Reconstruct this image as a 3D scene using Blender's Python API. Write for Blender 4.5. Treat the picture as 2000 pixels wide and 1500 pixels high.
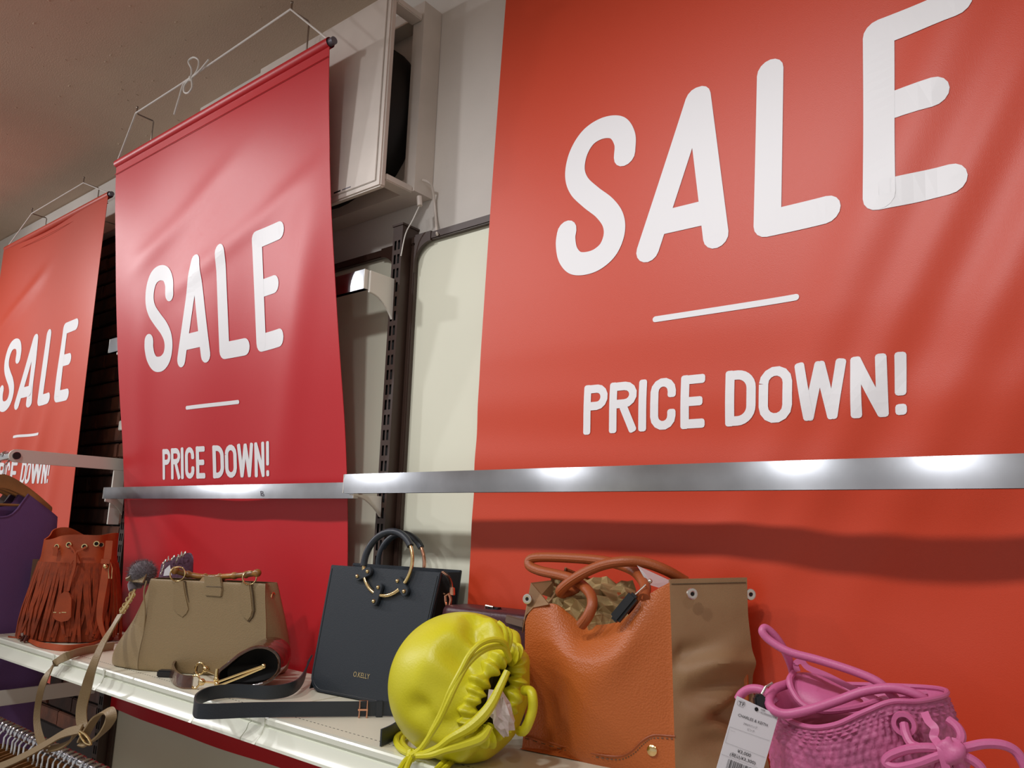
import bpy, bmesh, math, random
import numpy as np
from mathutils import Vector, Matrix
random.seed(7); rng = np.random.default_rng(7)
for o in list(bpy.data.objects): bpy.data.objects.remove(o)
C = bpy.context.scene.collection
scn = bpy.context.scene
# ------------------------------------------------------------------ scale, camera, world, light
S = 1.23            # metres per working unit (working unit = camera to wall distance)
ZC = 1.25           # camera height in working units; working z is measured from the camera height
YAW, PITCH, ROLL, FPX = math.radians(38.699), math.radians(10.743), math.radians(-1.7785), 1500.0
def V(*a): return np.array(a, float)
CAM = V(0, -1.0, 0.0)
_cy,_sy,_cp,_sp = math.cos(YAW),math.sin(YAW),math.cos(PITCH),math.sin(PITCH)
_f = V(-_sy*_cp, _cy*_cp, _sp); _r0 = V(_cy,_sy,0); _d0 = np.cross(_f,_r0)
_cr,_sr = math.cos(ROLL),math.sin(ROLL)
_r = _cr*_r0+_sr*_d0; _d = -_sr*_r0+_cr*_d0
cam = bpy.data.cameras.new('camera'); camo = bpy.data.objects.new('camera', cam); C.objects.link(camo)
cam.sensor_width = 36; cam.lens = 36*FPX/2000; cam.clip_start = .02
camo.matrix_world = Matrix(((_r[0],-_d[0],-_f[0],0),(_r[1],-_d[1],-_f[1],-S),(_r[2],-_d[2],-_f[2],ZC*S),(0,0,0,1)))
scn.camera = camo
scn.view_settings.view_transform = 'Standard'; scn.view_settings.look = 'None'
scn.view_settings.gamma = 1.0; scn.view_settings.use_curve_mapping = False
scn.view_settings.exposure = -0.06
w = bpy.data.worlds.new('shop_ambient'); scn.world = w; w.use_nodes = True
w.node_tree.nodes['Background'].inputs[0].default_value = (1.0,.97,.95,1)
w.node_tree.nodes['Background'].inputs[1].default_value = .46
# track spotlights of the shop ceiling: x, y, z (working units), power, aim point
LAMPS = [(-3.9,-1.25,1.03,50,(-2.3,0,.3)),(-3.2,-1.2,1.03,34,(-3.05,0,-.05)),(-2.58,-1.2,1.03,32,(-1.8,0,.15)),(-1.60,-1.2,1.03,26,(-1.35,0,-.1)),
         (-.756,-1.2,1.03,24,(-.62,0,-.2)),(-.368,-1.2,1.03,22,(-.2,0,-.2)),(.55,-1.2,1.03,11,(.3,0,-.2))]
for x,y,z,p,t in LAMPS:
    l = bpy.data.lights.new('track_spotlight','SPOT'); l.energy = p*S*S; l.color = (.985,.98,1.0); l.shadow_soft_size = .058
    l.spot_size = math.radians(96); l.spot_blend = 1.0
    o = bpy.data.objects.new('track_spotlight', l); C.objects.link(o); o.location = (x*S,y*S,(z+ZC)*S)
    o.rotation_euler = (Vector((t[0],t[1],t[2]))-Vector((x,y,z))).to_track_quat('-Z','Y').to_euler()

# ------------------------------------------------------------------ helpers
def ray(px,py): return _r*((px-1000)/FPX)+_d*((py-750)/FPX)+_f
def atx(px,py,X): q = ray(px,py); return CAM+q*((X-CAM[0])/q[0])
def aty(px,py,Y): q = ray(px,py); return CAM+q*((Y-CAM[1])/q[1])
def atz(px,py,Z): q = ray(px,py); return CAM+q*((Z-CAM[2])/q[2])
ZS = -.275          # shelf top
def unit(v): v = np.asarray(v,float); return v/(np.linalg.norm(v)+1e-12)
class Fr:           # an upright (or leaning) plane standing on two base points
    def __init__(s,A,B,z0=ZS,tilt=0):
        s.A = V(A[0],A[1],z0); s.e = unit(V(B[0]-A[0],B[1]-A[1],0)); s.nh = V(-s.e[1],s.e[0],0)
        s.up = math.cos(tilt)*V(0,0,1)+math.sin(tilt)*s.nh; s.n = np.cross(s.up,s.e); 
        if s.n@s.nh<0: s.n = -s.n
    def hit(s,px,py,t=0):
        q = ray(px,py); P0 = s.A+s.n*t; return CAM+q*(((P0-CAM)@s.n)/(q@s.n))
    def w(s,a,h,t=0): return s.A+s.e*a+s.up*h+s.n*t
    def loc(s,P): P = P-s.A; return P@s.e,P@s.up,P@s.n

def srgb(c):
    return tuple(((v/255)/12.92 if v/255<=.04045 else ((v/255+.055)/1.055)**2.4) for v in c)+(1,)
MATS = {}
def mat(name,col,rough=.5,metal=0,bump=0,bscale=200,var=0,vscale=4,spec=.5,coat=0,trans=0,col2=None,alpha=1,detail=2,kind='noise',sheen=0):
    if name in MATS: return MATS[name]
    m = bpy.data.materials.new(name); m.use_nodes = True; nt = m.node_tree; b = nt.nodes['Principled BSDF']
    b.inputs['Base Color'].default_value = srgb(col); b.inputs['Roughness'].default_value = rough
    b.inputs['Metallic'].default_value = metal; b.inputs['Specular IOR Level'].default_value = spec
    b.inputs['Coat Weight'].default_value = coat; b.inputs['Coat Roughness'].default_value = .1
    b.inputs['Transmission Weight'].default_value = trans; b.inputs['Alpha'].default_value = alpha
    if sheen: b.inputs['Sheen Weight'].default_value = sheen
    tc = nt.nodes.new('ShaderNodeTexCoord')
    if var or col2:
        n = nt.nodes.new('ShaderNodeTexNoise'); n.inputs['Scale'].default_value = vscale; n.inputs['Detail'].default_value = 4
        nt.links.new(tc.outputs['Object'],n.inputs['Vector'])
        r = nt.nodes.new('ShaderNodeValToRGB'); r.color_ramp.elements[0].position = .35; r.color_ramp.elements[1].position = .65
        c2 = col2 if col2 else tuple(max(0,v*(1-var)) for v in col)
        r.color_ramp.elements[0].color = srgb(c2); r.color_ramp.elements[1].color = srgb(col)
        nt.links.new(n.outputs['Fac'],r.inputs['Fac']); nt.links.new(r.outputs['Color'],b.inputs['Base Color'])
    if bump:
        if kind=='voronoi':
            n = nt.nodes.new('ShaderNodeTexVoronoi'); out='Distance'
        else:
            n = nt.nodes.new('ShaderNodeTexNoise'); n.inputs['Detail'].default_value = detail; out='Fac'
        n.inputs['Scale'].default_value = bscale
        nt.links.new(tc.outputs['Object'],n.inputs['Vector'])
        bp = nt.nodes.new('ShaderNodeBump'); bp.inputs['Strength'].default_value = bump; bp.inputs['Distance'].default_value = .002
        nt.links.new(n.outputs[out],bp.inputs['Height']); nt.links.new(bp.outputs['Normal'],b.inputs['Normal'])
    MATS[name] = m; return m

LOC = {}            # world location (working units) of every object made
def tag(o,label=None,cat=None,group=None,kind=None):
    if label: o['label'] = label
    if cat: o['category'] = cat
    if group: o['group'] = group
    if kind: o['kind'] = kind
    return o
def wl(P): return V(P[0],P[1],P[2]+ZC)
def thing(name,loc,label,cat,group=None,kind=None):
    o = bpy.data.objects.new(name,None); C.objects.link(o); o.empty_display_size = .05
    LOC[o.name] = wl(loc); o.location = LOC[o.name]*S
    return tag(o,label,cat,group,kind)
class MB:
    def __init__(s): s.v=[]; s.f=[]
    def add(s,v,f):
        k=len(s.v); s.v += [tuple(map(float,p)) for p in v]; s.f += [tuple(i+k for i in q) for q in f]; return s
    def box(s,x0,x1,y0,y1,z0,z1):
        return s.add([(x,y,z) for z in(z0,z1) for y in(y0,y1) for x in(x0,x1)],[(0,2,3,1),(4,5,7,6),(0,1,5,4),(2,6,7,3),(0,4,6,2),(1,3,7,5)])
    def obox(s,c,ax,hs):
        c=np.asarray(c,float); v=[]
        for k in(-1,1):
            for j in(-1,1):
                for i in(-1,1): v.append(c+ax[0]*hs[0]*i+ax[1]*hs[1]*j+ax[2]*hs[2]*k)
        return s.add(v,[(0,2,3,1),(4,5,7,6),(0,1,5,4),(2,6,7,3),(0,4,6,2),(1,3,7,5)])
    def tube(s,pts,r,n=10,closed=False,sm=0,caps=True):
        P = np.array(pts,float)
        if sm: P = crom(P,sm,closed)
        N=len(P); R = np.full(N,r) if np.isscalar(r) else np.interp(np.linspace(0,1,N),np.linspace(0,1,len(r)),r)
        T = (np.roll(P,-1,0)-np.roll(P,1,0)) if closed else np.gradient(P,axis=0)
        T = T/(np.linalg.norm(T,axis=1)[:,None]+1e-12)
        a = V(0,0,1) if abs(T[0][2])<.9 else V(1,0,0); u = unit(np.cross(T[0],a)); v=[]
        for i in range(N):
            u = unit(u-T[i]*(u@T[i])); b=np.cross(T[i],u)
            for k in range(n):
                t=2*math.pi*k/n; v.append(P[i]+R[i]*(math.cos(t)*u+math.sin(t)*b))
        f=[]; M = N if closed else N-1
        for i in range(M):
            j=(i+1)%N
            for k in range(n): f.append((i*n+k,i*n+(k+1)%n,j*n+(k+1)%n,j*n+k))
        if caps and not closed: f += [tuple(range(n))[::-1],tuple((N-1)*n+k for k in range(n))]
        return s.add(v,f)
    def ribbon(s,pts,width,thick,wdir,sm=8):
        """a flat strap: centre line pts, wdir gives the across direction (one vector or one per point)"""
        P = np.array(pts,float); W = np.array(wdir,float)
        W = np.repeat(W[None],len(P),0) if W.ndim==1 else W
        wd = np.full(len(P),width) if np.isscalar(width) else np.array(width,float)
        if sm: 
            q = crom(np.hstack([P,W,wd[:,None]]),sm); P,W,wd=q[:,:3],q[:,3:6],q[:,6]
        T = np.gradient(P,axis=0); v=[]
        for i in range(len(P)):
            t=unit(T[i]); x=unit(W[i]-t*(W[i]@t)); n=np.cross(t,x)
            for a,b in((-1,-1),(1,-1),(1,1),(-1,1)): v.append(P[i]+x*a*wd[i]/2+n*b*thick/2)
        f=[]
        for i in range(len(P)-1):
            for k in range(4): f.append((i*4+k,i*4+(k+1)%4,i*4+4+(k+1)%4,i*4+4+k))
        N=len(P)-1
        f += [(3,2,1,0),(N*4,N*4+1,N*4+2,N*4+3)]
        return s.add(v,f)
    def grid(s,G,closeu=False):
        """G[i][j] points"""
        G=np.array(G,float); a,b=G.shape[:2]; f=[]
        for i in range(a-1):
            for j in range(b if closeu else b-1):
                k=(j+1)%b; f.append((i*b+j,i*b+k,(i+1)*b+k,(i+1)*b+j))
        return s.add(G.reshape(-1,3),f)
    def slab(s,G,off):
        """thin closed sheet: grid G and its copy moved by off (vector or array)"""
        G=np.array(G,float); H=G+off; a,b=G.shape[:2]; k=len(s.v)
        s.grid(G); m=len(s.v); 
        f0=[q[::-1] for q in s.f[-(a-1)*(b-1):]]
        s.v += [tuple(p) for p in H.reshape(-1,3)]; s.f += [tuple(i-k+m for i in q) for q in f0]
        rim=[(0,j) for j in range(b)]+[(i,b-1) for i in range(1,a)]+[(a-1,j) for j in range(b-2,-1,-1)]+[(i,0) for i in range(a-2,0,-1)]
        ix=[i*b+j for i,j in rim]
        for q in range(len(ix)):
            p,n=ix[q],ix[(q+1)%len(ix)]; s.f.append((k+n,k+p,m+p,m+n))
        return s
    def prism(s,poly,off):
        poly=[np.asarray(p,float) for p in poly]; n=len(poly); off=np.asarray(off,float)
        v=poly+[p+off for p in poly]
        return s.add(v,[tuple(range(n)),tuple(range(2*n-1,n-1,-1))]+[(i,i+n,(i+1)%n+n,(i+1)%n) for i in range(n)])
    def lathe(s,prof,c,ax,n=24):
        ax=unit(ax); a=V(0,0,1) if abs(ax[2])<.9 else V(1,0,0); u=unit(np.cross(ax,a)); b=np.cross(ax,u); c=np.asarray(c,float)
        G=[[c+ax*h+r*(math.cos(2*math.pi*k/n)*u+math.sin(2*math.pi*k/n)*b) for k in range(n)] for r,h in prof]
        s.grid(G,True); return s
    def ball(s,c,r,n=12,sq=(1,1,1)):
        c=np.asarray(c,float)
        G=[[c+r*V(sq[0]*math.sin(p)*math.cos(t),sq[1]*math.sin(p)*math.sin(t),sq[2]*math.cos(p)) for t in np.linspace(0,2*math.pi,n,endpoint=False)] for p in np.linspace(.02,math.pi-.02,n//2+1)]
        return s.grid(G,True)
    def build(s,name,m,parent=None,smooth=True,bevel=0,org=None,angle=40,share=None):
        me = bpy.data.meshes.new(name); A=np.array(s.v,float)+V(0,0,ZC)
        if org is None:
            o_=V((A[:,0].min()+A[:,0].max())/2,(A[:,1].min()+A[:,1].max())/2,A[:,2].min())
        else: o_=wl(org)
        A=(A-o_)*S
        me.from_pydata([tuple(p) for p in A],[],s.f); me.update()
        bm=bmesh.new(); bm.from_mesh(me)
        bmesh.ops.recalc_face_normals(bm,faces=bm.faces)
        if bevel: bmesh.ops.bevel(bm,geom=[e for e in bm.edges if len(e.link_faces)==2 and e.calc_face_angle(0)>.6],offset=bevel*S,segments=2,affect='EDGES',clamp_overlap=True)
        if smooth:
            for e in bm.edges: e.smooth = not(len(e.link_faces)==2 and e.calc_face_angle(0)>math.radians(angle))
            for f in bm.faces: f.smooth=True
        bm.to_mesh(me); bm.free()
        me.materials.append(m)
        o=bpy.data.objects.new(name,me); C.objects.link(o); LOC[o.name]=o_
        if parent is not None: o.parent=parent; o.location=(o_-LOC[parent.name])*S
        else: o.location=o_*S
        return o
def copyo(o,dl,parent=None):
    """linked copy of o moved by dl (working units), with its children"""
    c=o.copy(); C.objects.link(c); LOC[c.name]=LOC[o.name]+dl
    c.parent=parent
    c.location=(LOC[c.name]-(LOC[parent.name] if parent is not None else 0))*S
    for ch in o.children: copyo(ch,dl,c)
    return c
def crom(P,k,closed=False):
    P=np.array(P,float); N=len(P); out=[]
    for i in range(N if closed else N-1):
        if closed: p0,p1,p2,p3=P[i-1],P[i],P[(i+1)%N],P[(i+2)%N]
        else: p1,p2=P[i],P[i+1]; p0=P[i-1] if i else 2*p1-p2; p3=P[i+2] if i+2<N else 2*p2-p1
        for t in np.arange(k)/k:
            out.append(.5*(2*p1+(p2-p0)*t+(2*p0-5*p1+4*p2-p3)*t*t+(3*p1-p0-3*p2+p3)*t**3))
    if not closed: out.append(P[-1])
    return np.array(out)
def loft(mb,secs,n=6,rows=5,cap=(True,False),fn=None):
    """secs: closed rings of the same number of control points, bottom to top"""
    rings=np.array([crom(np.array(r,float),n,True) for r in secs])
    a,b,_=rings.shape
    G=crom(rings.reshape(a,-1),rows).reshape(-1,b,3)
    if fn is not None: G=fn(G)
    mb.grid(G,True); k=len(mb.v)-len(G)*b
    if cap[0]: mb.f.append(tuple(k+j for j in range(b)))
    if cap[1]: mb.f.append(tuple(k+(len(G)-1)*b+j for j in range(b)))
    return G
def font_mesh(body,size=1.0,res=3):
    cu=bpy.data.curves.new('t','FONT'); cu.body=body; cu.size=size; cu.resolution_u=res; o=bpy.data.objects.new('t',cu); C.objects.link(o)
    dg=bpy.context.evaluated_depsgraph_get(); me=bpy.data.meshes.new_from_object(o.evaluated_get(dg))
    v=[(p.co.x,p.co.y) for p in me.vertices]; f=[tuple(p.vertices) for p in me.polygons]
    bpy.data.objects.remove(o); bpy.data.curves.remove(cu); bpy.data.meshes.remove(me)
    return np.array(v) if v else np.zeros((0,2)),f
def text_px(mb,body,p0,p1,hpx,fr,t=-.0006,shear=None):
    v,f=font_mesh(body)
    if not len(v): return
    p0=V(*p0);p1=V(*p1); d=p1-p0; L=np.linalg.norm(d); d=d/L; up=V(d[1],-d[0]) if shear is None else unit(V(*shear))
    x0,x1=v[:,0].min(),v[:,0].max(); y0,y1=min(0,v[:,1].min()),v[:,1].max()
    out=[]
    for x,y in v:
        q=p0+d*(x-x0)/(x1-x0)*L+up*y/max(y1,1e-6)*hpx
        out.append(fr.hit(q[0],q[1],t))
    mb.add(out,f)

# ------------------------------------------------------------------ materials
M=dict(
 plaster=mat('wall_plaster',(222,216,208),.85,bump=.25,bscale=60,var=.05,vscale=3),
 ceil=mat('ceiling_plaster',(212,190,168),.9,bump=.5,bscale=220,var=.06,vscale=1.5,detail=4),
 floor=mat('floor_vinyl',(205,192,176),.5,var=.1),
 cream=mat('cream_board',(226,226,205),.55,var=.03,vscale=2),
 brown=mat('brown_steel',(62,44,36),.4),
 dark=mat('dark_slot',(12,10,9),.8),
 mortar=mat('dark_mortar',(30,20,16),.9,bump=.4,bscale=80),
 brick=mat('brown_brick',(104,58,36),.75,bump=.5,bscale=70,var=.35,vscale=12),
 brick2=mat('dark_brick',(70,40,28),.75,bump=.5,bscale=70,var=.35,vscale=12),
 white=mat('white_enamel',(226,222,212),.4),
 acw=mat('aged_white_plastic',(218,208,198),.45,var=.06,vscale=6),
 acd=mat('fan_black',(26,22,20),.6),
 chrome=mat('chrome',(225,225,228),.16,1),
 railm=mat('brushed_rail',(200,204,210),.31,1,var=.12,vscale=9),
 wire=mat('steel_wire',(150,140,130),.3,1),
 string=mat('white_string',(235,232,226),.8,bump=.5,bscale=900),
 shelf=mat('cream_shelf',(228,226,204),.38,var=.03,vscale=3),
 clear=mat('price_rail_plastic',(232,236,220),.2,spec=.6),
 red2=mat('crimson_vinyl',(196,26,36),.4,bump=.12,bscale=900,spec=.55),
 red3=mat('orange_red_vinyl',(203,64,32),.42,bump=.12,bscale=900,spec=.55),
 ink=mat('white_ink',(238,238,240),.45),
 rodm=mat('grey_rod',(110,108,118),.4,.3),
 gold=mat('gold_metal',(238,212,156),.2,1),
 rose=mat('rose_gold',(228,170,140),.2,1),
 silver=mat('silver_metal',(215,210,200),.32,1),
 black=mat('black_leather',(42,48,55),.40,bump=.18,bscale=500),
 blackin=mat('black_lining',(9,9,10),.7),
 blkplast=mat('black_plastic',(24,25,28),.35),
)

nt=M['railm'].node_tree; pb_=nt.nodes['Principled BSDF']; tn=nt.nodes.new('ShaderNodeCombineXYZ'); tn.inputs[2].default_value=1
nt.links.new(tn.outputs[0],pb_.inputs['Tangent']); pb_.inputs['Anisotropic'].default_value=1.0
# ------------------------------------------------------------------ setting
H=1.16
b=MB().box(-1.98,2.6,.004,.16,-ZC,H); tag(b.build('wall_back',M['plaster'],smooth=False),kind='structure')
b=MB().box(-5.6,-1.981,.1,.16,-ZC,H); wl_left=b.build('wall_left',M['mortar'],smooth=False); tag(wl_left,kind='structure')
b=MB().box(-5.6,2.6,-3.2,.2,H,H+.06); ceilo=tag(b.build('ceiling',M['ceil'],smooth=False),kind='structure')
b=MB().box(-5.6,2.6,-3.2,.2,-ZC-.05,-ZC); tag(b.build('floor',M['floor'],smooth=False),kind='structure')
b=MB().box(-5.6,-1.99,.07,.0999,.955,H-.0005); tag(b.build('trim_1',M['plaster'],smooth=False,bevel=.003),kind='structure')
# chips and pits in the ceiling paint
sp=MB()
for _ in range(70):
    px_,py_=random.uniform(0,520),random.uniform(0,300)
    P=atz(px_,py_,H)
    if P[1]>.05: continue
    sp.ball((P[0],P[1],H),random.uniform(.0012,.004),6,(random.uniform(.6,2),random.uniform(.6,1.5),.5))
o=sp.build('paint_chip',M['ceil'],ceilo); o['kind']='stuff'
# bricks of the recessed wall
bw,bh,gap=.168,.05,.006
def brick_mesh():
    m=MB().box(0,bw-gap,.088,.1,0,bh-gap); return m
protos=[]
row=0; z=-.62
nb=0
while z<.90:
    x=-3.25-(row%2)*bw/2
    while x<-2.0:
        k=0 if random.random()<.6 else 1
        if len(protos)<2:
            k=len(protos); o=brick_mesh().build('brick',M[['brick','brick2'][k]],wl_left,bevel=.003,org=(0,0,0)); protos.append(o); 
        else:
            o=protos[k].copy(); C.objects.link(o)
        xx=min(x,-1.985-bw)
        o.location=(V(xx,random.uniform(-.003,.003),z)+V(0,0,ZC)-LOC[wl_left.name])*S
        o.parent=wl_left; nb+=1
        x+=bw
    z+=bh; row+=1

# ---- uprights
def upright(x0,x1,ztop,zbot,label):
    t=thing('slotted_upright',((x0+x1)/2,-.02,-ZC),label,'upright','slotted shelving uprights')
    zb=-ZC; f=-.04
    b=MB(); b.box(x0,x1,f+.006,.003,zb,ztop); b.build('post',M['brown'],t,smooth=False)
    # slotted front face with true openings
    wd=x1-x0; xs=[x0,x0+wd*.2,x0+wd*.42,x0+wd*.58,x0+wd*.8,x1]
    b=MB(); pit=.0285; sl=.019; z=ztop-.03; zprev=ztop; q=[]
    rows=[]
    while z>zbot:
        rows.append((zprev,z,0)); rows.append((z,z-sl,1)); zprev=z-sl; z-=pit
    rows.append((zprev,zb,0))
    for a,c,h in rows:
        for i in range(5):
            if h and i in(1,3): continue
            b.add([(xs[i],f,a),(xs[i+1],f,a),(xs[i+1],f,c),(xs[i],f,c)],[(0,1,2,3)])
    b.add([(x0,f,ztop),(x0,f+.006,ztop),(x0,f+.006,zb),(x0,f,zb)],[(0,1,2,3)]); b.add([(x1,f,ztop),(x1,f+.006,ztop),(x1,f+.006,zb),(x1,f,zb)],[(3,2,1,0)])
    b.build('slotted_front',M['brown'],t,smooth=False)
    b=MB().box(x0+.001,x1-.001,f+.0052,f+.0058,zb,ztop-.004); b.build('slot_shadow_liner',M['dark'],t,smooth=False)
    b=MB().box(x0-.002,x1+.002,f-.002,.003,ztop,ztop+.004); b.build('top_cap',M['brown'],t,smooth=False)
    return t
UA=(-1.078,-1.052); UB=(-2.06,-2.034); UCx=(-.096,-.07)
upright(*UA,.575,-.6,'brown slotted upright in the gap between the two large banners')
upright(*UB,.56,-.7,'brown slotted upright beside the dark brick wall, mostly hidden by the crimson banner')
# ---- back panels with brown frames
def panel(x0,x1,ztop,label):
    t=thing('back_panel',((x0+x1)/2,0,-ZC),label,'wall panel','framed back panels')
    b=MB().box(x0+.004,x1-.004,-.006,.003,-ZC+.05,ztop-.004); b.build('board',M['cream'],t,smooth=False)
    b=MB().box(x0,x1,-.018,-.0062,ztop-.016,ztop); b.build('top_rail',M['brown'],t,bevel=.002)
    for s,xa in((1,x0),(-1,x1)):
        xb=xa+s*.013; b=MB().box(min(xa,xb),max(xa,xb),-.017,-.0062,-ZC+.05,ztop-.0165); b.build('side_rail',M['brown'],t,bevel=.002)
        # rounded corner gusset
        poly=[V(xa+s*.0135,-.0195,ztop+.001),V(xa+s*.055,-.0195,ztop+.001),V(xa+s*.055,-.0195,ztop-.018)]
        for k in range(9):
            a=math.pi/2*k/8; poly.append(V(xa+s*(.055-.041*math.sin(a)),-.0195,ztop-.018-.041*(1-math.cos(a))))
        poly.append(V(xa+s*.0135,-.0195,ztop-.075))
        MB().prism(poly,(0,.0065,0)).build('corner_gusset',M['brown'],t,smooth=False)
    return t
panel(UA[1]+.001,.04,.556,'cream board panel with brown frame behind the right-hand orange-red banner')
panel(UB[1]+.001,UA[0]-.001,.548,'cream board panel with brown frame behind the crimson banner')

# ---- flat rails and their brackets
def bracket(x,ytip,ztop,h,drop,label,yroot=-.0405,group='white rail brackets'):
    poly=[(yroot,ztop),(ytip,ztop),(ytip,ztop-h)]
    for k in range(1,9):
        a=k/8; poly.append((ytip+(yroot-ytip)*a,ztop-h-drop*(a**2.2)))
    poly.append((yroot,ztop-h-drop))
    t=thing('rail_bracket',(x,yroot,ztop-h-drop),label,'bracket',group)
    MB().prism([V(x-.0025,y,z) for y,z in poly],(.005,0,0)).build('web_plate',M['white'],t,smooth=False,bevel=.0008)
    MB().box(x-.0008,x+.0008,yroot+.0002,yroot+.004,ztop-h-drop+.012,ztop-.004).build('hook_tongue',M['brown'],t,smooth=False)
    return t
def rail(x0,x1,y,z0,z1,label,th=.012):
    t=thing('display_rail',((x0+x1)/2,y+th/2,z0),label,'rail','flat chrome display rails')
    prof=[(y+th,z0),(y+.005,z0)]+[(y+.0016-.0016*math.sin(math.pi*q/14),z0+(z1-z0)*q/14) for q in range(15)]+[(y+.005,z1),(y+th,z1)]
    MB().prism([V(x0+.0015,a,c) for a,c in prof],(x1-x0-.003,0,0)).build('bar',M['railm'],t,angle=30)
    for xa,xb in((x0,x0+.0014),(x1-.0014,x1)):
        MB().box(xa,xb,y+.0005,y+th-.0005,z0+.0005,z1-.0005).build('end_cap',M['white'],t,smooth=False)
    return t
rail(-1.071,.72,-.1265,.0535,.0865,'long bright chrome rail across the right-hand orange-red banner')
RL=rail(-2.045,-1.0725,-.1005,.046,.0745,'dull chrome rail crossing the lower part of the crimson banner')
rail(-2.10,-1.072,-.110,.431,.469,'upper chrome rail passing behind the crimson banner')
BMF=Fr((-1.5,-.1005),(-1.2,-.1005)); mb=MB(); text_px(mb,'B',(509,969),(515,968.6),10,BMF,-.0004); mb.build('pencil_mark',M['rodm'],RL,smooth=False)
bracket(-1.0665,-.114,.0525,.001,.036,'white curved bracket below the joint of the two lower rails')
bracket(-1.068,-.1005,.4670,.042,.038,'white curved bracket holding the upper rail end at the brown upright')
bracket(-2.0585,-.0875,.074,.035,.032,'white bracket holding the left end of the dull lower rail')
bracket(-2.0585,-.1045,.465,.042,.034,'white bracket at the left end of the upper rail, in the brick gap')
# garment arms on the left upright
def arm(x,y0,y1,zc,h,label,drop=True):
    t=thing('garment_bracket',(x,y0,zc-.16 if drop else zc-h/2),label,'bracket','white garment rail arms')
    poly=[V(x-.003,y0,zc-h/2),V(x-.003,y0,zc+h/2)]
    for k in range(9):
        a=math.pi/2-math.pi*k/8; poly.append(V(x-.003,y1+h/2-math.cos(a)*h/2,zc+math.sin(a)*h/2))
    MB().prism(poly,(.006,0,0)).build('arm_plate',M['white'],t,bevel=.0006)
    if drop:
        MB().box(x-.003,x+.003,y0-.028,y0,zc-.155,zc-h/2-.0002).build('drop_plate',M['white'],t,bevel=.0006)
    return t
arm(-2.066,-.043,-.318,.137,.031,'white garment arm in front of the far-left banner')
arm(-2.066,-.05,-.305,-.415,.034,'white garment arm below the shelf, in shadow',False)

def hanging_rail(x0,x1,y,z,r,label):
    t=thing('hanging_rail',((x0+x1)/2,y,z-r),label,'rail','round chrome hanging rails')
    MB().tube([(x0,y,z),(x1,y,z)],r,16).build('tube',M['chrome'],t)
    for xe in (x0-.001,x1+.001):
        MB().tube([(xe-.001,y,z),(xe+.001,y,z)],r*.92,16).build('end_plug',M['blkplast'],t)
    return t
hanging_rail(-3.4,-2.0615,-.302,.137,.0095,'round chrome hanging rail at upper left carrying the purple dresses')
RY,RZ=-.288,-.450
hanging_rail(-2.0685,-1.1,RY,RZ,.0095,'round chrome hanging rail low under the shelf, full of hangers')

b=MB().box(-2.405,-2.345,.078,.084,.262,.292); tag(b.build('wall_plate',M['white'],bevel=.002),'small white plate on the brick wall beside the crimson banner','plate')
# ------------------------------------------------------------------ shelf
def shelf(x0,x1,label,y1=-.045,splits=()):
    t=thing('display_shelf',((x0+x1)/2,-.17,ZS-.04),label,'shelf','cream display shelves')
    MB().box(x0,x1,-.287,y1,ZS-.02,ZS).build('board',M['shelf'],t,bevel=.0015)
    xs=[x0]+list(splits)+[x1]
    for a,c in zip(xs[:-1],xs[1:]):
        prof=[(-.2872,0.0004),(-.2945,0.0004),(-.2965,-.002),(-.2965,-.0085),(-.2935,-.0095),(-.2938,-.0125),(-.2975,-.0135),(-.3005,-.022),(-.309,-.031),(-.3095,-.0345),(-.3065,-.0355),(-.2872,-.030)]
        MB().prism([V(a+.0007,y,ZS+z) for y,z in prof],(c-a-.0014,0,0)).build('price_rail',M['clear'],t,smooth=True,angle=25)
        cx=c-.004
        if c!=x1:
            MB().prism([V(cx,y-.0012,ZS+z) for y,z in [(-.2965,.001),(-.2965,-.012),(-.301,-.023),(-.3105,-.0335),(-.30,-.0335),(-.292,-.01)]],(.007,0,0)).build('rail_clip',M['silver'] if False else M['clear'],t,smooth=False)
    # row of punched slots along the front
    sl=MB(); n=int((x1-x0)/.0085)
    for i in range(n):
        xx=x0+.006+i*.0085; sl.box(xx,xx+.004,-.2662,-.2650,ZS-.0006,ZS+.00015)
    o=sl.build('slot_row',M['dark'],t,smooth=False); o['kind']='stuff'
    for q in range(2):
        xx=x0+.03+q*(x1-x0-.06)
        MB().prism([V(xx,y,z) for y,z in [(-.04,ZS-.0205),(-.25,ZS-.0205),(-.25,ZS-.032),(-.04,ZS-.07)]],(.004,0,0)).build('support_bracket',M['white'],t,smooth=False)
    return t
shelf(-2.09,-1.0355,'cream metal shelf on the left, under the beige and fringed bags',splits=(-1.72,-1.50,-1.171))
shelf(-1.035,.6,'cream metal shelf on the right, under the yellow and orange bags',splits=(-1.0,))

# ------------------------------------------------------------------ wall fan unit at upper right of the crimson banner
fx0,fx1=-1.47,-1.02; fz0,fz1=.635,1.045
t=thing('wall_fan',((fx0+fx1)/2,.003,fz0-.02),'white wall ventilator with flat front panel, partly behind the crimson banner','ventilator')
b=MB(); b.box(fx0,fx1,-.046,.003,fz0,fz0+.03); b.box(fx0,fx1,-.046,.003,fz1-.03,fz1); b.box(fx0,fx0+.03,-.046,.003,fz0+.03,fz1-.03); b.box(fx1-.03,fx1,-.046,.003,fz0+.03,fz1-.03); b.box(fx0+.03,fx1-.03,-.012,.003,fz0+.03,fz1-.03)
b.build('base_frame',M['acw'],t,smooth=False)
cxf,czf=(fx0+fx1)/2,(fz0+fz1)/2
MB().lathe([(.19,-.0125),(.19,-.03),(.18,-.06),(.160,-.1),(.155,-.1),(.158,-.06),(.15,-.02),(.05,-.0126)],(cxf,0,czf),(0,1,0),40).build('fan_shroud',M['acd'],t)
b=MB()
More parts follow.
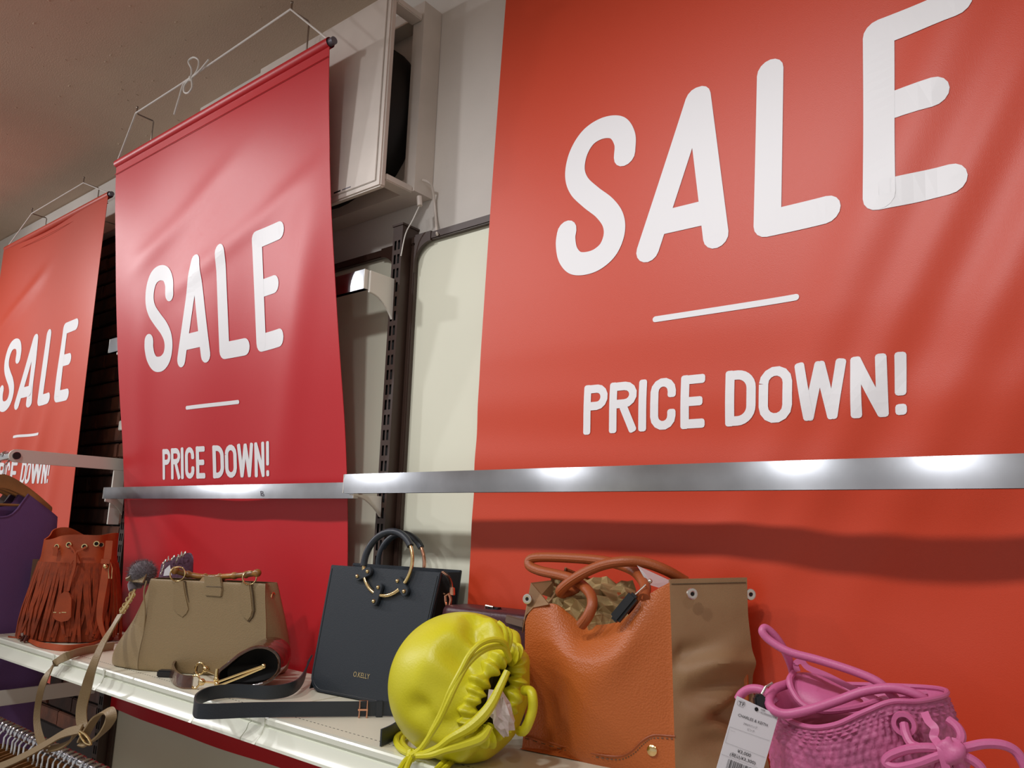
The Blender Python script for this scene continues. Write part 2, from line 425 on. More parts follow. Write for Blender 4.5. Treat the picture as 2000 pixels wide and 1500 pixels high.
for k in range(5):
    a=2*math.pi*k/5
    b.add([V(cxf+r*math.cos(a+d),-.055+q,czf+r*math.sin(a+d)) for r,d,q in((.03,-.3,0),(.15,-.3,-.015),(.15,.35,.015),(.03,.35,0))],[(0,1,2,3)])
b.build('fan_blade',M['acd'],t)
MB().lathe([(.001,-.085),(.03,-.083),(.034,-.05),(.034,-.0126)],(cxf,0,czf),(0,1,0),20).build('fan_hub',M['acd'],t)
pz0,pz1=.615,1.02
pan=MB().box(fx0+.004,fx1-.004,-.128,-.114,pz0,pz1).build('front_panel',M['acw'],t,bevel=.003)
b=MB().box(fx0+.016,fx1-.016,-.1305,-.1282,pz0+.012,pz1-.012); b.build('panel_face',M['acw'],pan,bevel=.001)
for xe in(fx0+.004,fx1-.034):
    for ze in(pz0+.004,pz1-.03):
        b=MB().box(xe,xe+.03,-.114,-.046,ze+.012,ze+.026); b.build('corner_arm',M['acw'],t,bevel=.002)
b=MB(); b.box(fx1-.135,fx1-.115,-.1309,-.1304,pz0+.016,pz0+.019); b.build('maker_mark',M['dark'],pan,smooth=False)
b=MB(); b.box(fx1-.11,fx1-.085,-.1309,-.1304,pz0+.0165,pz0+.0185); b.build('model_mark',M['rodm'],pan,smooth=False)
b=MB().tube([aty(826,352,-.028),aty(836,356,-.026),aty(844,366,-.016),aty(848,392,-.004),aty(851,425,-.002),aty(853,450,-.012),aty(854,458,-.0215)],.0026,8,sm=5)
tag(b.build('power_cord',M['acw']),'white power cord running down the wall from the ventilator','cord')
b=MB().tube([aty(819,384,-.05),aty(820,402,-.05)],.005,8); tag(b.build('pull_switch',M['acw']),'short white pull switch under the ventilator','switch')
b=MB().tube([aty(819,402,-.05),aty(806,430,-.047),aty(792,457,-.045),aty(783,500,-.044)],.0012,6,sm=4)
tag(b.build('pull_string',M['string']),'thin white string hanging from the ventilator switch to the upright','string')

# ------------------------------------------------------------------ banners
def stroke(pts,w_,cap='round',sm=0,closed=False):
    """2D polyline stroke -> verts, faces in the flat print plane"""
    P=np.array(pts,float)
    if sm: P=crom(P,sm,closed)
    if closed: P=np.vstack([P,P[:1]])
    # resample long straight runs so the print can follow the cloth
    Q=[P[0]]
    for a,c in zip(P[:-1],P[1:]):
        n=max(1,int(np.linalg.norm(c-a)/.012))
        for k in range(1,n+1): Q.append(a+(c-a)*k/n)
    P=np.array(Q); v=[]; f=[]
    def cap_(c,d):
        k=len(v); n=8; a0=math.atan2(d[1],d[0]); v.append(c)
        for i in range(n+1):
            a=a0-math.pi/2+math.pi*i/n; v.append(c+w_/2*V(math.cos(a),math.sin(a)))
        for i in range(n): f.append((k,k+1+i,k+2+i))
    T=np.gradient(P,axis=0) if len(P)>1 else None
    T=T/(np.linalg.norm(T,axis=1)[:,None]+1e-12)
    if not closed and cap=='flat':
        P[0]-=T[0]*w_*.0; 
    N=np.stack([-T[:,1],T[:,0]],1)
    k=len(v)
    for i in range(len(P)): v.append(P[i]+N[i]*w_/2); v.append(P[i]-N[i]*w_/2)
    for i in range(len(P)-1): f.append((k+2*i,k+2*i+1,k+2*i+3,k+2*i+2))
    if not closed and cap=='round':
        cap_(P[0],-T[0]); cap_(P[-1],T[-1])
    if not closed and cap=='soft':       # slightly rounded square end
        for c,d in((P[0],-T[0]),(P[-1],T[-1])):
            n_=V(-d[1],d[0]); k=len(v); r=w_*.28
            v.extend([c+n_*w_/2,c+n_*w_/2+d*(.0),c+n_*(w_/2-r*.3)+d*r*.7,c+n_*(w_/2-r)+d*r,c-n_*(w_/2-r)+d*r,c-n_*(w_/2-r*.3)+d*r*.7,c-n_*w_/2])
            f.append(tuple(range(k,k+7)))
    return v,f
SW=.0365
SALE=[('S',[([(-.159,.180),(-.160,.206),(-.174,.229),(-.200,.2365),(-.226,.229),(-.243,.206),(-.2475,.176),(-.238,.150),(-.215,.125),(-.190,.102),(-.174,.079),(-.1705,.056),(-.179,.034),(-.197,.0215),(-.218,.0185),(-.238,.0235),(-.252,.040),(-.2575,.062),(-.2565,.078)],1)]),
 ('A',[([(-.1135,.0185),(-.0435,.233)],0),([(-.0405,.233),(-.0105,.0185)],0),([(-.095,.056),(-.022,.056)],0)]),
 ('L',[([(.0635,.235),(.0605,.020)],0),([(.0605,.0195),(.1355,.0195)],0)]),
 ('E',[([(.2005,.234),(.1985,.020)],0),([(.2005,.2345),(.2850,.2355)],0),([(.2,.131),(.2580,.131)],0),([(.1985,.0195),(.2725,.0195)],0)])]
PW=.0122
def arcp(cx,cy,rx,ry,a0,a1,n=8): return [(cx+rx*math.cos(math.radians(a)),cy+ry*math.sin(math.radians(a))) for a in np.linspace(a0,a1,n)]
h=PW/2; CH=.072
def letP(x,wd): return [([(x+h,.003),(x+h,CH-.003)],0),([(x+h,CH-h),(x+wd*.5,CH-h)]+arcp(x+wd*.55,CH*.74,wd*.45-h,CH*.26-h,90,-90)+[(x+h,CH*.48+h)],0)]
def letR(x,wd): return letP(x,wd)+[([(x+wd*.52,CH*.5),(x+wd-h,.003)],0)]
def letO(x,wd): return [(arcp(x+wd/2,CH-wd/2,wd/2-h,wd/2-h,180,0)+arcp(x+wd/2,wd/2,wd/2-h,wd/2-h,0,-180),2)]
def letC(x,wd): return [([(x+wd-h,CH*.66)]+arcp(x+wd/2,CH-wd/2,wd/2-h,wd/2-h,0,180)+arcp(x+wd/2,wd/2,wd/2-h,wd/2-h,180,360)+[(x+wd-h,CH*.34)],0)]
def letE(x,wd): return [([(x+h,.003),(x+h,CH-.003)],0),([(x+h,CH-h),(x+wd-.003,CH-h)],0),([(x+h,CH/2),(x+wd-.006,CH/2)],0),([(x+h,h),(x+wd-.003,h)],0)]
def letD(x,wd): return [([(x+h,.003),(x+h,CH-.003)],0),([(x+h,CH-h)]+arcp(x+wd*.4,CH-wd*.6,wd*.6-h,wd*.6-h,90,0)+arcp(x+wd*.4,wd*.6,wd*.6-h,wd*.6-h,0,-90)+[(x+h,h)],0)]
def letW(x,wd): return [([(x+h,CH-.003),(x+wd*.27,.004)],0),([(x+wd*.27,.004),(x+wd*.5,CH-.004)],0),([(x+wd*.5,CH-.004),(x+wd*.73,.004)],0),([(x+wd*.73,.004),(x+wd-h,CH-.003)],0)]
def letN(x,wd): return [([(x+h,.003),(x+h,CH-.003)],0),([(x+h,CH-.004),(x+wd-h,.004)],0),([(x+wd-h,.003),(x+wd-h,CH-.003)],0)]
def letX(x,wd): return [([(x+h+.001,CH-.003),(x+h,.026)],0),([(x+h,.004),(x+h,.0095)],0)]
PRICE=letP(-.220,.0405)+letR(-.1765,.044)+[([(-.1235,.003),(-.1235,CH-.003)],0)]+letC(-.1115,.038)+letE(-.0665,.034)+letD(-.004,.0405)+letO(.0405,.0430)+letW(.0860,.0610)+letN(.1515,.0400)+letX(.1985,.013)

def banner(label,xc,W,zt,zb,yfn,wave,m,rod=True,skew=0.0,dz=0.0,du=0.0,dus=0.0,kt=1.0426,dzs=0.0):
    """yfn(z): distance of the cloth from the wall; wave(u,z): ripple in y"""
    def surf(u,z): return V(xc+u+skew*(z-.3),yfn(z)+wave(u,z),z)
    t=thing('sale_banner',(xc,yfn(zb),zb),label,'banner','red sale banners')
    nu,nz=110,150
    G=[[surf(u,z) for u in np.linspace(-W/2,W/2,nu)] for z in np.linspace(zt,zb,nz)]
    MB().slab(G,V(0,.0012,0)).build('vinyl_sheet',m,t)
    e=1e-3
    k=[0]
    def put(v2,f,mb,dx,dz):
        k[0]+=1; off=.0008+.00002*(k[0]%9)
        out=[]
        for u,z in v2:
            u=u*kt; z=z*kt
            P=surf(u+dx,z+dz); du=surf(u+dx+e,z+dz)-surf(u+dx-e,z+dz); dv=surf(u+dx,z+dz+e)-surf(u+dx,z+dz-e)
            n=unit(np.cross(du,dv)); 
            if n[1]>0: n=-n
            out.append(P+n*off)
        mb.add(out,f)
    for ch,sts in SALE:
        mb=MB()
        for pts,sm in sts:
            v2,f=stroke(pts,SW,'round',10 if sm else 0); put(v2,f,mb,du+dus,.400+dz+dzs)
        mb.build('letter',M['ink'],t,smooth=False)['label']='white rounded letter '+ch
    mb=MB(); v2,f=stroke([(-.097,0),(.098,0)],.0085,'round'); put(v2,f,mb,du+dus,.3055+dz); mb.build('rule_line',M['ink'],t,smooth=False)
    mb=MB()
    for pts,c in PRICE:
        v2,f=stroke(pts,PW,'soft' if c==0 else 'round',0,c==2); put(v2,f,mb,du,.1438+dz)
    mb.build('price_down_lettering',M['ink'],t,smooth=False)
    if rod:
        y=yfn(zt); rr=.0105
        L=V(xc-W/2+skew*(zt-.3),y+.002,zt+rr*.9); R_=V(xc+W/2+skew*(zt-.3),y+.002,zt+rr*.9)
        MB().tube([L,R_],rr,16,caps=False).build('rod_sleeve',m,t)
        MB().box(L[0],R_[0],y-.0016,y-.0002,zt-.022,zt-.0205).build('sleeve_seam',m,t,smooth=False)
        MB().tube([L-V(.004,0,0),R_+V(.012,0,0)],rr*.72,14).build('rod',M['rodm'],t)
    return t
def gw(u,z,u0,z0,du,dz,L,wd,a):
    """one fold: ridge of width wd along a direction (du,dz) through (u0,z0), length L"""
    d=math.hypot(du,dz); du/=d; dz/=d; s=(u-u0)*du+(z-z0)*dz; n=-(u-u0)*dz+(z-z0)*du
    return -a*math.exp(-(n/wd)**2)*math.exp(-(s/L)**4)
def y2(z): return float(np.interp(z,[-.5,-.2,.04,.34,.45,.60,.92],[-.030,-.036,-.052,-.104,-.128,-.145,-.196]))
_z2=np.linspace(-.55,1,80); _y2=np.array([y2(z) for z in _z2]); _y2=np.convolve(np.pad(_y2,9,'edge'),np.ones(19)/19,'valid')
def y2s(z): return float(np.interp(z,_z2,_y2))
def wave2(u,z):
    k=min(1,max(0,(.9-z)/.25))
    return k*(.004*math.sin(9*u+2.2*z)+.0025*math.sin(17*u-5*z+1))+gw(u,z,.30,.33,.3,1,.3,.05,.006)*k+gw(u,z,-.1,.70,1,.35,.25,.03,.004)*k+gw(u,z,.1,.60,1,.25,.3,.025,.003)+gw(u,z,-.33,.3,.15,1,.2,.05,.004)
BL2,BR2=-2.018,-1.136
banner('crimson sale banner hanging from the string with a bow',(BL2+BR2)/2,BR2-BL2,.908,-.462,y2s,wave2,M['red2'],dz=-.051,du=-.014,kt=1.0,skew=.010)
def y3(z): return float(np.interp(z,[-.5,-.06,.28,1.0],[-.026,-.030,-.034,-.028]))
def wave3(u,z):
    a=0
    for u0,z0,amp,wd in((.33,.30,.010,.035),(.22,.28,.007,.03),(.42,.35,.008,.03),(.12,.22,.005,.035),(.28,.62,.006,.04)):
        a+=gw(u,z,u0,z0,.30,.62,.38,wd,amp)
    return a+.0035*math.sin(8*u+3*z)+.0012*math.sin(60*z+4*u)*math.exp(-((z-.1)/.12)**2)+.034*math.exp(-((z+.05)/.10)**2)*math.sin(11*u-.6)*min(.55,max(0,u+.15))
banner('large orange-red sale banner at right, cut off by the picture edge',-.401,.884,.985,-.47,y3,wave3,M['red3'],skew=.035,du=0,dus=-.011,kt=1.028,dzs=-.005)
def y1(z): return float(np.interp(z,[-.5,.0,.5,1.0],[-.004,-.006,-.012,-.020]))
def wave1(u,z):
    return .006*math.sin(8*u+2*z)+gw(u,z,.1,.15,.3,1,.35,.04,.008)+gw(u,z,-.05,.2,.25,1,.3,.04,.007)+gw(u,z,-.2,.75,1,.5,.2,.03,.006)+gw(u,z,.25,.0,.2,1,.3,.04,.006)
banner('orange-red sale banner at far left behind the garment arm',-2.885,.872,1.000,-.47,y1,wave1,M['red3'],dz=-.045,du=.015)
banner('sliver of another red sale banner at the left picture edge',-3.80,.88,.78,-.46,lambda z:-.006,lambda u,z:.004*math.sin(7*u),M['red3'])

# hooks, strings, bow
def hook(P,label,back=.045):
    x,y,z=P; t=thing('wire_hook',(x,y+back,z-.16),label,'hook','steel wire banner hooks')
    yb=.09 if x<-1.99 else .002
    MB().tube([(x,y,z+.016),(x,y,z+.003),(x,y+.004,z),(x,y+back-.003,z),(x,y+back,z-.003),(x,y+back,z-.10),(x,y+back+.004,z-.105),(x,yb,z-.105)],.0019,8).build('bent_wire',M['wire'],t)
    MB().ball((x,y,z+.018),.0032,10).build('tip_bead',M['wire'],t)
    MB().box(x-.012,x+.012,yb-.002,yb+.002,z-.13,z-.08).build('wall_plate',M['wire'],t,bevel=.001)
    return t
Yt=y2s(.908)
h1=aty(569,20,Yt-.004); h2=aty(267,222,Yt-.004)
hook(h1,'wire hook holding the string at the right top of the crimson banner'); hook(h2,'wire hook holding the string at the left top of the crimson banner')
e1=V(BR2+.008,Yt+.002,.918); e2=V(BL2-.002,Yt+.002,.918)
mid=h2+(h1-h2)*.33
t=thing('hanging_string',(mid[0],mid[1],e1[2]),'white string tied in a bow above the crimson banner','string')
MB().tube([e2,h2+V(0,-.002,.001),mid,h1+V(0,-.002,.001),e1],.0022,8).build('cord_line',M['string'],t)
def bowpt(l): return [aty(a,c,Yt-.010) for a,c in l]
b=MB().tube(bowpt([(373,152),(374,135),(368,120),(378,112),(388,118),(386,135),(378,148),(370,158)]),.0022,8,sm=6); b.build('bow_loop',M['string'],t)
b=MB().tube(bowpt([(372,152),(360,168),(360,180),(368,181),(375,170),(374,155)]),.0022,8,sm=6); b.build('bow_loop',M['string'],t)
MB().tube(bowpt([(372,152),(358,165),(350,190),(340,224)]),.0022,8,sm=6).build('string_end',M['string'],t)
MB().tube(bowpt([(374,152),(388,140),(400,126),(408,116)]),.0022,8,sm=6).build('string_end',M['string'],t)
MB().ball(bowpt([(373,152)])[0],.0055,10).build('knot',M['string'],t)
Y1=y1(1.0)
g1=aty(163,357,Y1-.03); g2=aty(62,417,Y1-.03)
hook(g1,'wire hook at the right top of the far-left banner',.05); hook(g2,'wire hook at the left top of the far-left banner',.05)
t=thing('hanging_string',(-2.88,Y1,1.0),'thin white string above the far-left banner','string')
MB().tube([V(-2.885-.437,Y1,1.009),g2,g1,V(-2.885+.444,Y1,1.009)],.0018,8).build('cord_line',M['string'],t)

# ------------------------------------------------------------------ clothes and hangers at the left
def wood_hanger(x,y,zr,label,group,m,r=.0095,hw=.17,th=.006,full=True,dr=.075,tk=.034):
    """hanger whose hook sits on a rail at (y, zr)"""
    t=thing('clothes_hanger',(x,y,zr-.11),label,'hanger',group)
    hk=[(x,y,zr-.045)]+[(x,y,zr-.02)]+[(x,y+(r+.0025)*math.cos(a),zr+(r+.0025)*math.sin(a)) for a in np.linspace(-.2*math.pi,1.05*math.pi,12)]
    MB().tube(hk,.0021,8).build('hook',M['chrome'],t)
    up=[];lo=[]
    for s_ in np.linspace(-1,1,21):
        q=abs(s_); z=zr-.042-dr*(q**1.35); wd=tk*(1-.45*q)
        up.append(V(x-th/2,y+s_*hw,z)); lo.append(V(x-th/2,y+s_*hw,z-wd))
    G=[up,lo]
    MB().slab(G,V(th,0,0)).build('shoulder_bar',m,t,bevel=.0012 if full else 0)
    if full: MB().tube([(x,y-hw*.86,zr-.115),(x,y+hw*.86,zr-.115)],.003,8).build('trouser_bar',m,t)
    return t
wood=mat('hanger_wood',(176,128,70),.45,bump=.15,bscale=90,var=.2,vscale=14)
amber=mat('hanger_amber_wood',(150,98,44),.45,var=.2,vscale=14)
purple=mat('purple_cloth',(108,74,130),.85,bump=.3,bscale=500,sheen=.3)
plum=mat('plum_cloth',(62,36,66),.85,bump=.3,bscale=500)
greyc=mat('grey_cloth',(150,146,148),.85,bump=.3,bscale=500)
GX=-2.128; GY=-.302; GZ=.137
def dress(x,m,label,hem,hw0=.135,neck=.055):
    t=thing('dress',(x,GY,hem),label,'dress','dresses on the upper hanging rail')
    n=29; rows=24; fr_=[];bk=[]
    for i in range(rows):
        v=i/(rows-1); rf=[];rb=[]
        for s_ in np.linspace(-1,1,n):
            q=abs(s_); ns=neck/hw0
            if q>ns: ztop=GZ-.085-(q-ns)/(1-ns)*.055
            else: ztop=GZ-.145+.06*(q/ns)**3
            zb=ztop+.025 if q<=ns else ztop
            hw=hw0*(1+.16*v+.06*math.sin(3*v))
            for L,zt,sg in((rf,ztop,1),(rb,max(ztop,zb if q<=ns else ztop),-1)):
                z=zt+(hem-zt)*v
                th=.016*math.sqrt(max(0,1-q**4))*(.6+.6*v)+.004*v*math.sin(s_*9+x*50)
                L.append(V(x+sg*max(th,.0004),GY+s_*hw,z))
        fr_.append(rf);bk.append(rb)
    mb=MB(); mb.grid(fr_); mb.grid(bk)
    mb.build('dress_body',m,t)
    # neckline binding
    MB().tube(fr_[0][8:21],.0022,6).build('neck_binding',m,t)
    return t
dress(GX,purple,'purple sleeveless dress on a wooden hanger beside the fringed bag',-.62)
wood_hanger(GX,GY,GZ,'light wooden hanger holding the purple dress at the left edge','wooden hangers on the upper rail',wood,hw=.118,th=.012)
dress(GX-.055,plum,'dark plum dress hanging just behind the purple dress',-.66,.150)
wood_hanger(GX-.055,GY,GZ,'second wooden hanger, just behind the one with the purple dress','wooden hangers on the upper rail',wood,hw=.125,th=.012)
dress(GX-.11,greyc,'grey dress third from the garment arm',-.58,.150)
wood_hanger(GX-.11,GY,GZ,'third wooden hanger from the garment arm','wooden hangers on the upper rail',wood,hw=.125,th=.012)
# card tag behind the fringed bag
P=[atx(a,c,-2.10) for a,c in((64,1092),(92,1092),(82,1170),(54,1170))]
b=MB().prism(P,(.0008,0,0)); tag(b.build('swing_tag',mat('kraft_card',(128,112,92),.8),smooth=False),'grey-brown swing tag hanging between purple dress and fringed bag','tag')
# many hangers on the low rail
h0=None; nh=26
ORD='first second third fourth fifth sixth seventh eighth ninth tenth eleventh twelfth thirteenth fourteenth fifteenth sixteenth seventeenth eighteenth nineteenth twentieth twenty-first twenty-second twenty-third twenty-fourth twenty-fifth twenty-sixth'.split()
for i in range(nh):
    x=-1.985+i*.0232+random.uniform(-.005,.005)
    lab='amber wooden hanger on the low chrome rail, '+ORD[i]+' from its left end'
    if h0 is None:
        h0=wood_hanger(x,RY,RZ,lab,'hangers on the low rail',amber,hw=.16,th=.005,full=False); x00=x
    else:
        c=copyo(h0,V(x-x00,0,0)); 
        c['label']=lab

# ------------------------------------------------------------------ fringed bucket bag
rust=mat('rust_leather',(178,74,26),.45,bump=.2,bscale=300,var=.12,vscale=20)
rusts=mat('rust_suede',(168,66,20),.75,bump=.4,bscale=600,var=.25,vscale=30)
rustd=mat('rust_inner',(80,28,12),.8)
fc=V(-1.914,-.192); fe=V(.8,.6); fn=V(-.6,.8)
t=thing('fringed_bag',(fc[0],fc[1],ZS),'rust-brown bucket bag with long fringe and gold eyelets','handbag')
def fring(a,z,ra,rb): # point on the oval of the bag; a=0 right, -pi/2 towards the viewer
    p=fc+fe*ra*math.cos(a)+fn*rb*math.sin(a); return V(p[0],p[1],z)
def frad(z):
    h=(z-ZS); return float(np.interp(h,[0,.02,.08,.15,.185,.245],[.107,.108,.103,.092,.083,.077])),float(np.interp(h,[0,.02,.08,.15,.185,.245],[.060,.062,.062,.058,.055,.052]))
A=np.linspace(0,2*math.pi,64,endpoint=False)
G=[[fring(a,z,*[q*.93 for q in frad(z)]) for a in A] for z in np.linspace(ZS+.002,ZS+.19,16)]
mb=MB().grid(G,True); mb.f.append(tuple(range(64))); mb.build('body',rusts,t)
def collar(a,v):
    z0=ZS+.168; top=ZS+.232+.010*math.sin(2*a+2.6)+.007*math.sin(3*a+.4)
    z=z0+(top-z0)*v; ra,rb=frad(z); pl=1+.05*math.sin(7*a+.6)*v
    return fring(a,z,ra*pl,rb*pl)
G=[[collar(a,v) for a in A] for v in np.linspace(0,1,8)]
G2=[[collar(a,v)*V(1,1,1)-np.append((collar(a,v)[:2]-fc)*.035,0) for a in A] for v in np.linspace(1,.1,6)]
MB().grid(G+G2,True).build('collar',rust,t)
G=[[collar(a,.05)*V(1,1,0)+V(0,0,ZS+.17)-np.append((collar(a,.05)[:2]-fc)*q,0) for a in A] for q in(.03,.97)]
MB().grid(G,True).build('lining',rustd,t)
for k in range(120):
    a=2*math.pi*k/120+random.uniform(-.02,.02); L=random.uniform(.150,.170); sw=random.uniform(-.35,.25)
    front=math.sin(a)<.45
    if not front and k%2: continue
    pts=[]; ext=random.uniform(1.0,1.09); zt=ZS+.172
    for v in np.linspace(0,1,6):
        z=zt-L*v; ra,rb=frad(z); q=1.005+.012*random.random()+(ext-1)*v
        pts.append(fring(a+sw*v*v,max(z,ZS+.003),ra*q,rb*q))
    tang=unit(np.append(-fe*math.sin(a)*.1+fn*math.cos(a)*.06,0))
    MB().ribbon(pts,.0066,.0016,tang+V(0,0,random.uniform(-.3,.3)),sm=0).build('fringe_strand',rusts,t)
FF=Fr(fc-fn*.058-fe*.1,fc-fn*.058+fe*.1)
for px_,py_ in((107,1068),(134,1064),(168,1068),(206,1063),(230,1066)):
    P=FF.hit(px_,py_,.0); a=math.atan2((P[:2]-fc)@fn/.055,(P[:2]-fc)@fe/.086); ra,rb=frad(P[2]); P=fring(a,P[2],ra*1.03,rb*1.03)
    nn=unit(np.append(fe*math.cos(a)/.086+fn*math.sin(a)/.055,0))
    MB().lathe([(.0042,-.001),(.0042,.0022),(.0062,.0022),(.0066,-.001)],P,nn,16).build('eyelet',M['gold'],t)
    MB().lathe([(.0002,.0012),(.0042,.0012)],P,nn,16).build('eyelet_hole',M['dark'],t)
def ff(l,tt=-.006): return [FF.hit(a,c,tt) for a,c in l]
MB().ribbon(ff([(107,1068),(109,1076),(107,1086)]),.011,.002,FF.e,sm=5).build('drawstring',rust,t)
MB().ribbon(ff([(134,1064),(142,1072),(147,1082),(142,1094),(138,1101)]),.004,.002,FF.e,sm=5).build('drawstring',rust,t)
MB().ribbon(ff([(168,1068),(158,1074),(150,1078),(152,1092),(156,1100)]),.004,.002,FF.e,sm=5).build('drawstring',rust,t)
MB().ribbon(ff([(147,1080),(146,1105),(139,1130),(133,1154)],-.008),.006,.002,FF.e,sm=5).build('tag_cord',rust,t)
lt=[FF.hit(a,c,-.013) for a,c in((126,1155),(136,1157),(141,1168),(140,1205),(134,1212),(121,1215),(110,1211),(104,1204),(107,1188),(117,1163))]
lo=MB().prism(lt,FF.n*-.0025).build('leather_tag',rust,t,bevel=.0006)
mb=MB()
for a,c,d in((107,1196,6),(117,1197,3),(125,1196,9)): mb.obox(FF.hit(a,c,-.0158),(FF.e,FF.up,FF.n),(d/2/1500*1.7,.0008,.0003))
mb.build('stamped_mark',M['gold'],lo,smooth=False)
MB().ribbon(ff([(214,1056),(211,1085),(209,1100),(203,1140),(196,1185),(196,1215),(206,1248)],-.010),[.016,.017,.017,.017,.015,.012,.008],.003,FF.e,sm=5).build('side_strap',rust,t)
MB().ribbon(ff([(198,1096),(215,1097)],-.014),.010,.003,V(0,0,1),sm=2).build('strap_keeper',rust,t)
b=MB().tube(ff([(216,1098),(219,1110),(218,1130),(213,1130),(212,1112)],-.012),.0013,6,closed=True); b.build('buckle',M['gold'],t)
MB().ball(FF.hit(206,1106,-.015),.0055,10).build('stud',M['gold'],t)
# strap lying on the shelf in front of it
def sp_(l,z=.004): return [atz(a,c,ZS+z) for a,c in l]
MB().ribbon(sp_([(48,1246),(75,1258),(100,1263),(125,1266),(150,1264),(180,1258),(212,1246)],.006),[.004,.010,.012,.013,.012,.008,.004],.0025,V(.3,.4,.9),sm=6).build('shoulder_strap',rust,t)
MB().ribbon([P+V(0,0,.001) for P in sp_([(43,1248),(46,1247),(51,1249)],.008)],.014,.003,V(.2,.3,1),sm=3).build('strap_keeper',rustd,t)
mb=MB()
for k in range(9):
    p0=sp_([(42,1246)],.003)[0]; mb.ribbon([p0,p0+V(-.035-.02*random.random(),-.012+.03*random.random(),-.001)],.003,.001,V(0,0,1),sm=0)
mb.build('strap_tassel',rusts,t)

# ------------------------------------------------------------------ beige satchel
beige=mat('beige_leather',(150,128,92),.42,bump=.35,bscale=420,kind='noise',spec=.5)
beiged=mat('beige_edge',(92,74,50),.5)
bA=V(-1.454,-.259); be=unit(V(.86,.51)); bn=V(-be[1],be[0])
BF=Fr(bA,bA+be*.2,tilt=math.radians(3))
t=thing('beige_handbag',(bA[0]+be[0]*.13,bA[1]+be[1]*.13,ZS),'beige leather satchel with bamboo handle and pointed tabs','handbag')
def bs(s_,d,z): p=bA+be*s_+bn*d; return V(p[0],p[1],ZS+z)
# sections: heights with front-left, front-right and depth
def bsec(z,sl,sr,d0,d1,lb,rb):
    m=(d0+d1)/2
    return [bs(sl,d0,z),bs(sl+(sr-sl)*.06,d0-.001,z),bs((sl+sr)/2,d0-.006,z),bs(sr-.012,d0-.001,z),bs(sr,d0+.002,z),bs(sr+rb,m,z),bs(sr,d1,z),bs((sl+sr)/2,d1+.004,z),bs(sl,d1,z),bs(sl-lb,m-.006,z)]
secs=[bsec(.0,.000,.238,.004,.076,.062,.016),bsec(.006,-.004,.243,.0,.080,.070,.020),bsec(.035,-.004,.246,.0,.080,.066,.022),bsec(.085,.000,.240,.006,.072,.040,.014),bsec(.13,-.002,.231,.011,.064,.018,.006),bsec(.160,-.003,.226,.014,.058,.006,-.004),bsec(.163,-.001,.224,.018,.055,.002,-.004)]
mb=MB(); loft(mb,secs,7,5,(True,False)); mb.build('body',beige,t,angle=70)
mb=MB(); mb.add([bs(.0,.02,.158),bs(.224,.02,.158),bs(.224,.054,.158),bs(.0,.054,.158)],[(0,1,2,3)]); mb.build('lining',beiged,t)
def bf(l,tt=-.004): return [BF.hit(a,c,tt) for a,c in l]
def cr6(x,y): return (200+x/3.948,1040+y/3.948)
MB().tube(bf([cr6(*p) for p in((340,372),(320,470),(330,640),(300,900),(270,1045))],.000),.0016,6,sm=5).build('seam_piping',beige,t)
for pol in ([(565,375),(560,440),(555,590),(585,630),(628,662),(665,630),(683,590),(655,470),(640,375)],[(1078,380),(1070,450),(1068,600),(1095,655),(1132,688),(1160,650),(1172,600),(1160,470),(1145,385)]):
    p=[cr6(*q) for q in pol]; o=MB().prism(bf(p,.002),BF.n*-.006).build('handle_tab',beige,t,bevel=.002)
    MB().tube(bf(p,-.0005),.0011,5,closed=True).build('edge_paint',beiged,o)
p=[cr6(*q) for q in((795,335),(800,420),(805,490),(930,498),(938,440),(925,345))]
o=MB().prism(bf(p,.003),BF.n*-.007).build('closure_flap',beige,t,bevel=.0015)
MB().tube(bf([cr6(*q) for q in((800,415),(925,420))],-.0048),.0005,5).build('stitching',beiged,o)
top=[bs(.112,.012,.1615),bs(.112,.03,.170),bs(.114,.056,.160)]
MB().ribbon(top,.030,.003,np.append(be,0),sm=5).build('closure_strap',beige,t)
for cx,cy,rx,ry in((580,320,.0115,.013),(1135,350,.0105,.012)):
    c=BF.hit(*cr6(cx,cy),-.003); MB().tube([c+BF.e*rx*math.cos(a)+BF.up*ry*math.sin(a)+BF.n*.006*math.cos(a) for a in np.linspace(0,2*math.pi,24,endpoint=False)],.0014,8,closed=True).build('handle_ring',M['gold'],t)
bamboo=mat('bamboo_gold',(178,124,58),.3,var=.35,vscale=40,spec=.6)
hp=[BF.hit(*cr6(x,y),tt) for x,y,tt in((560,292,.0),(640,318,.012),(760,340,.02),(860,345,.022),(960,338,.02),(1060,330,.012),(1130,322,.006),(1195,312,.0))]
hc=crom(np.array(hp),8); rad=[.0052+.0016*(1 if (i%9) in(0,1) else 0) for i in range(len(hc))]
MB().tube(hc,rad,12).build('bamboo_handle',bamboo,t)
for P in(hp[0],hp[-1]): MB().ball(P,.0075,12).build('handle_knob',bamboo,t)
q=BF.hit(533,1165,.03); MB().tube([q+.007*(math.cos(a)*BF.n+math.sin(a)*BF.up) for a in np.linspace(0,2*math.pi,16,endpoint=False)],.0016,7,closed=True).build('side_ring',M['gold'],t)
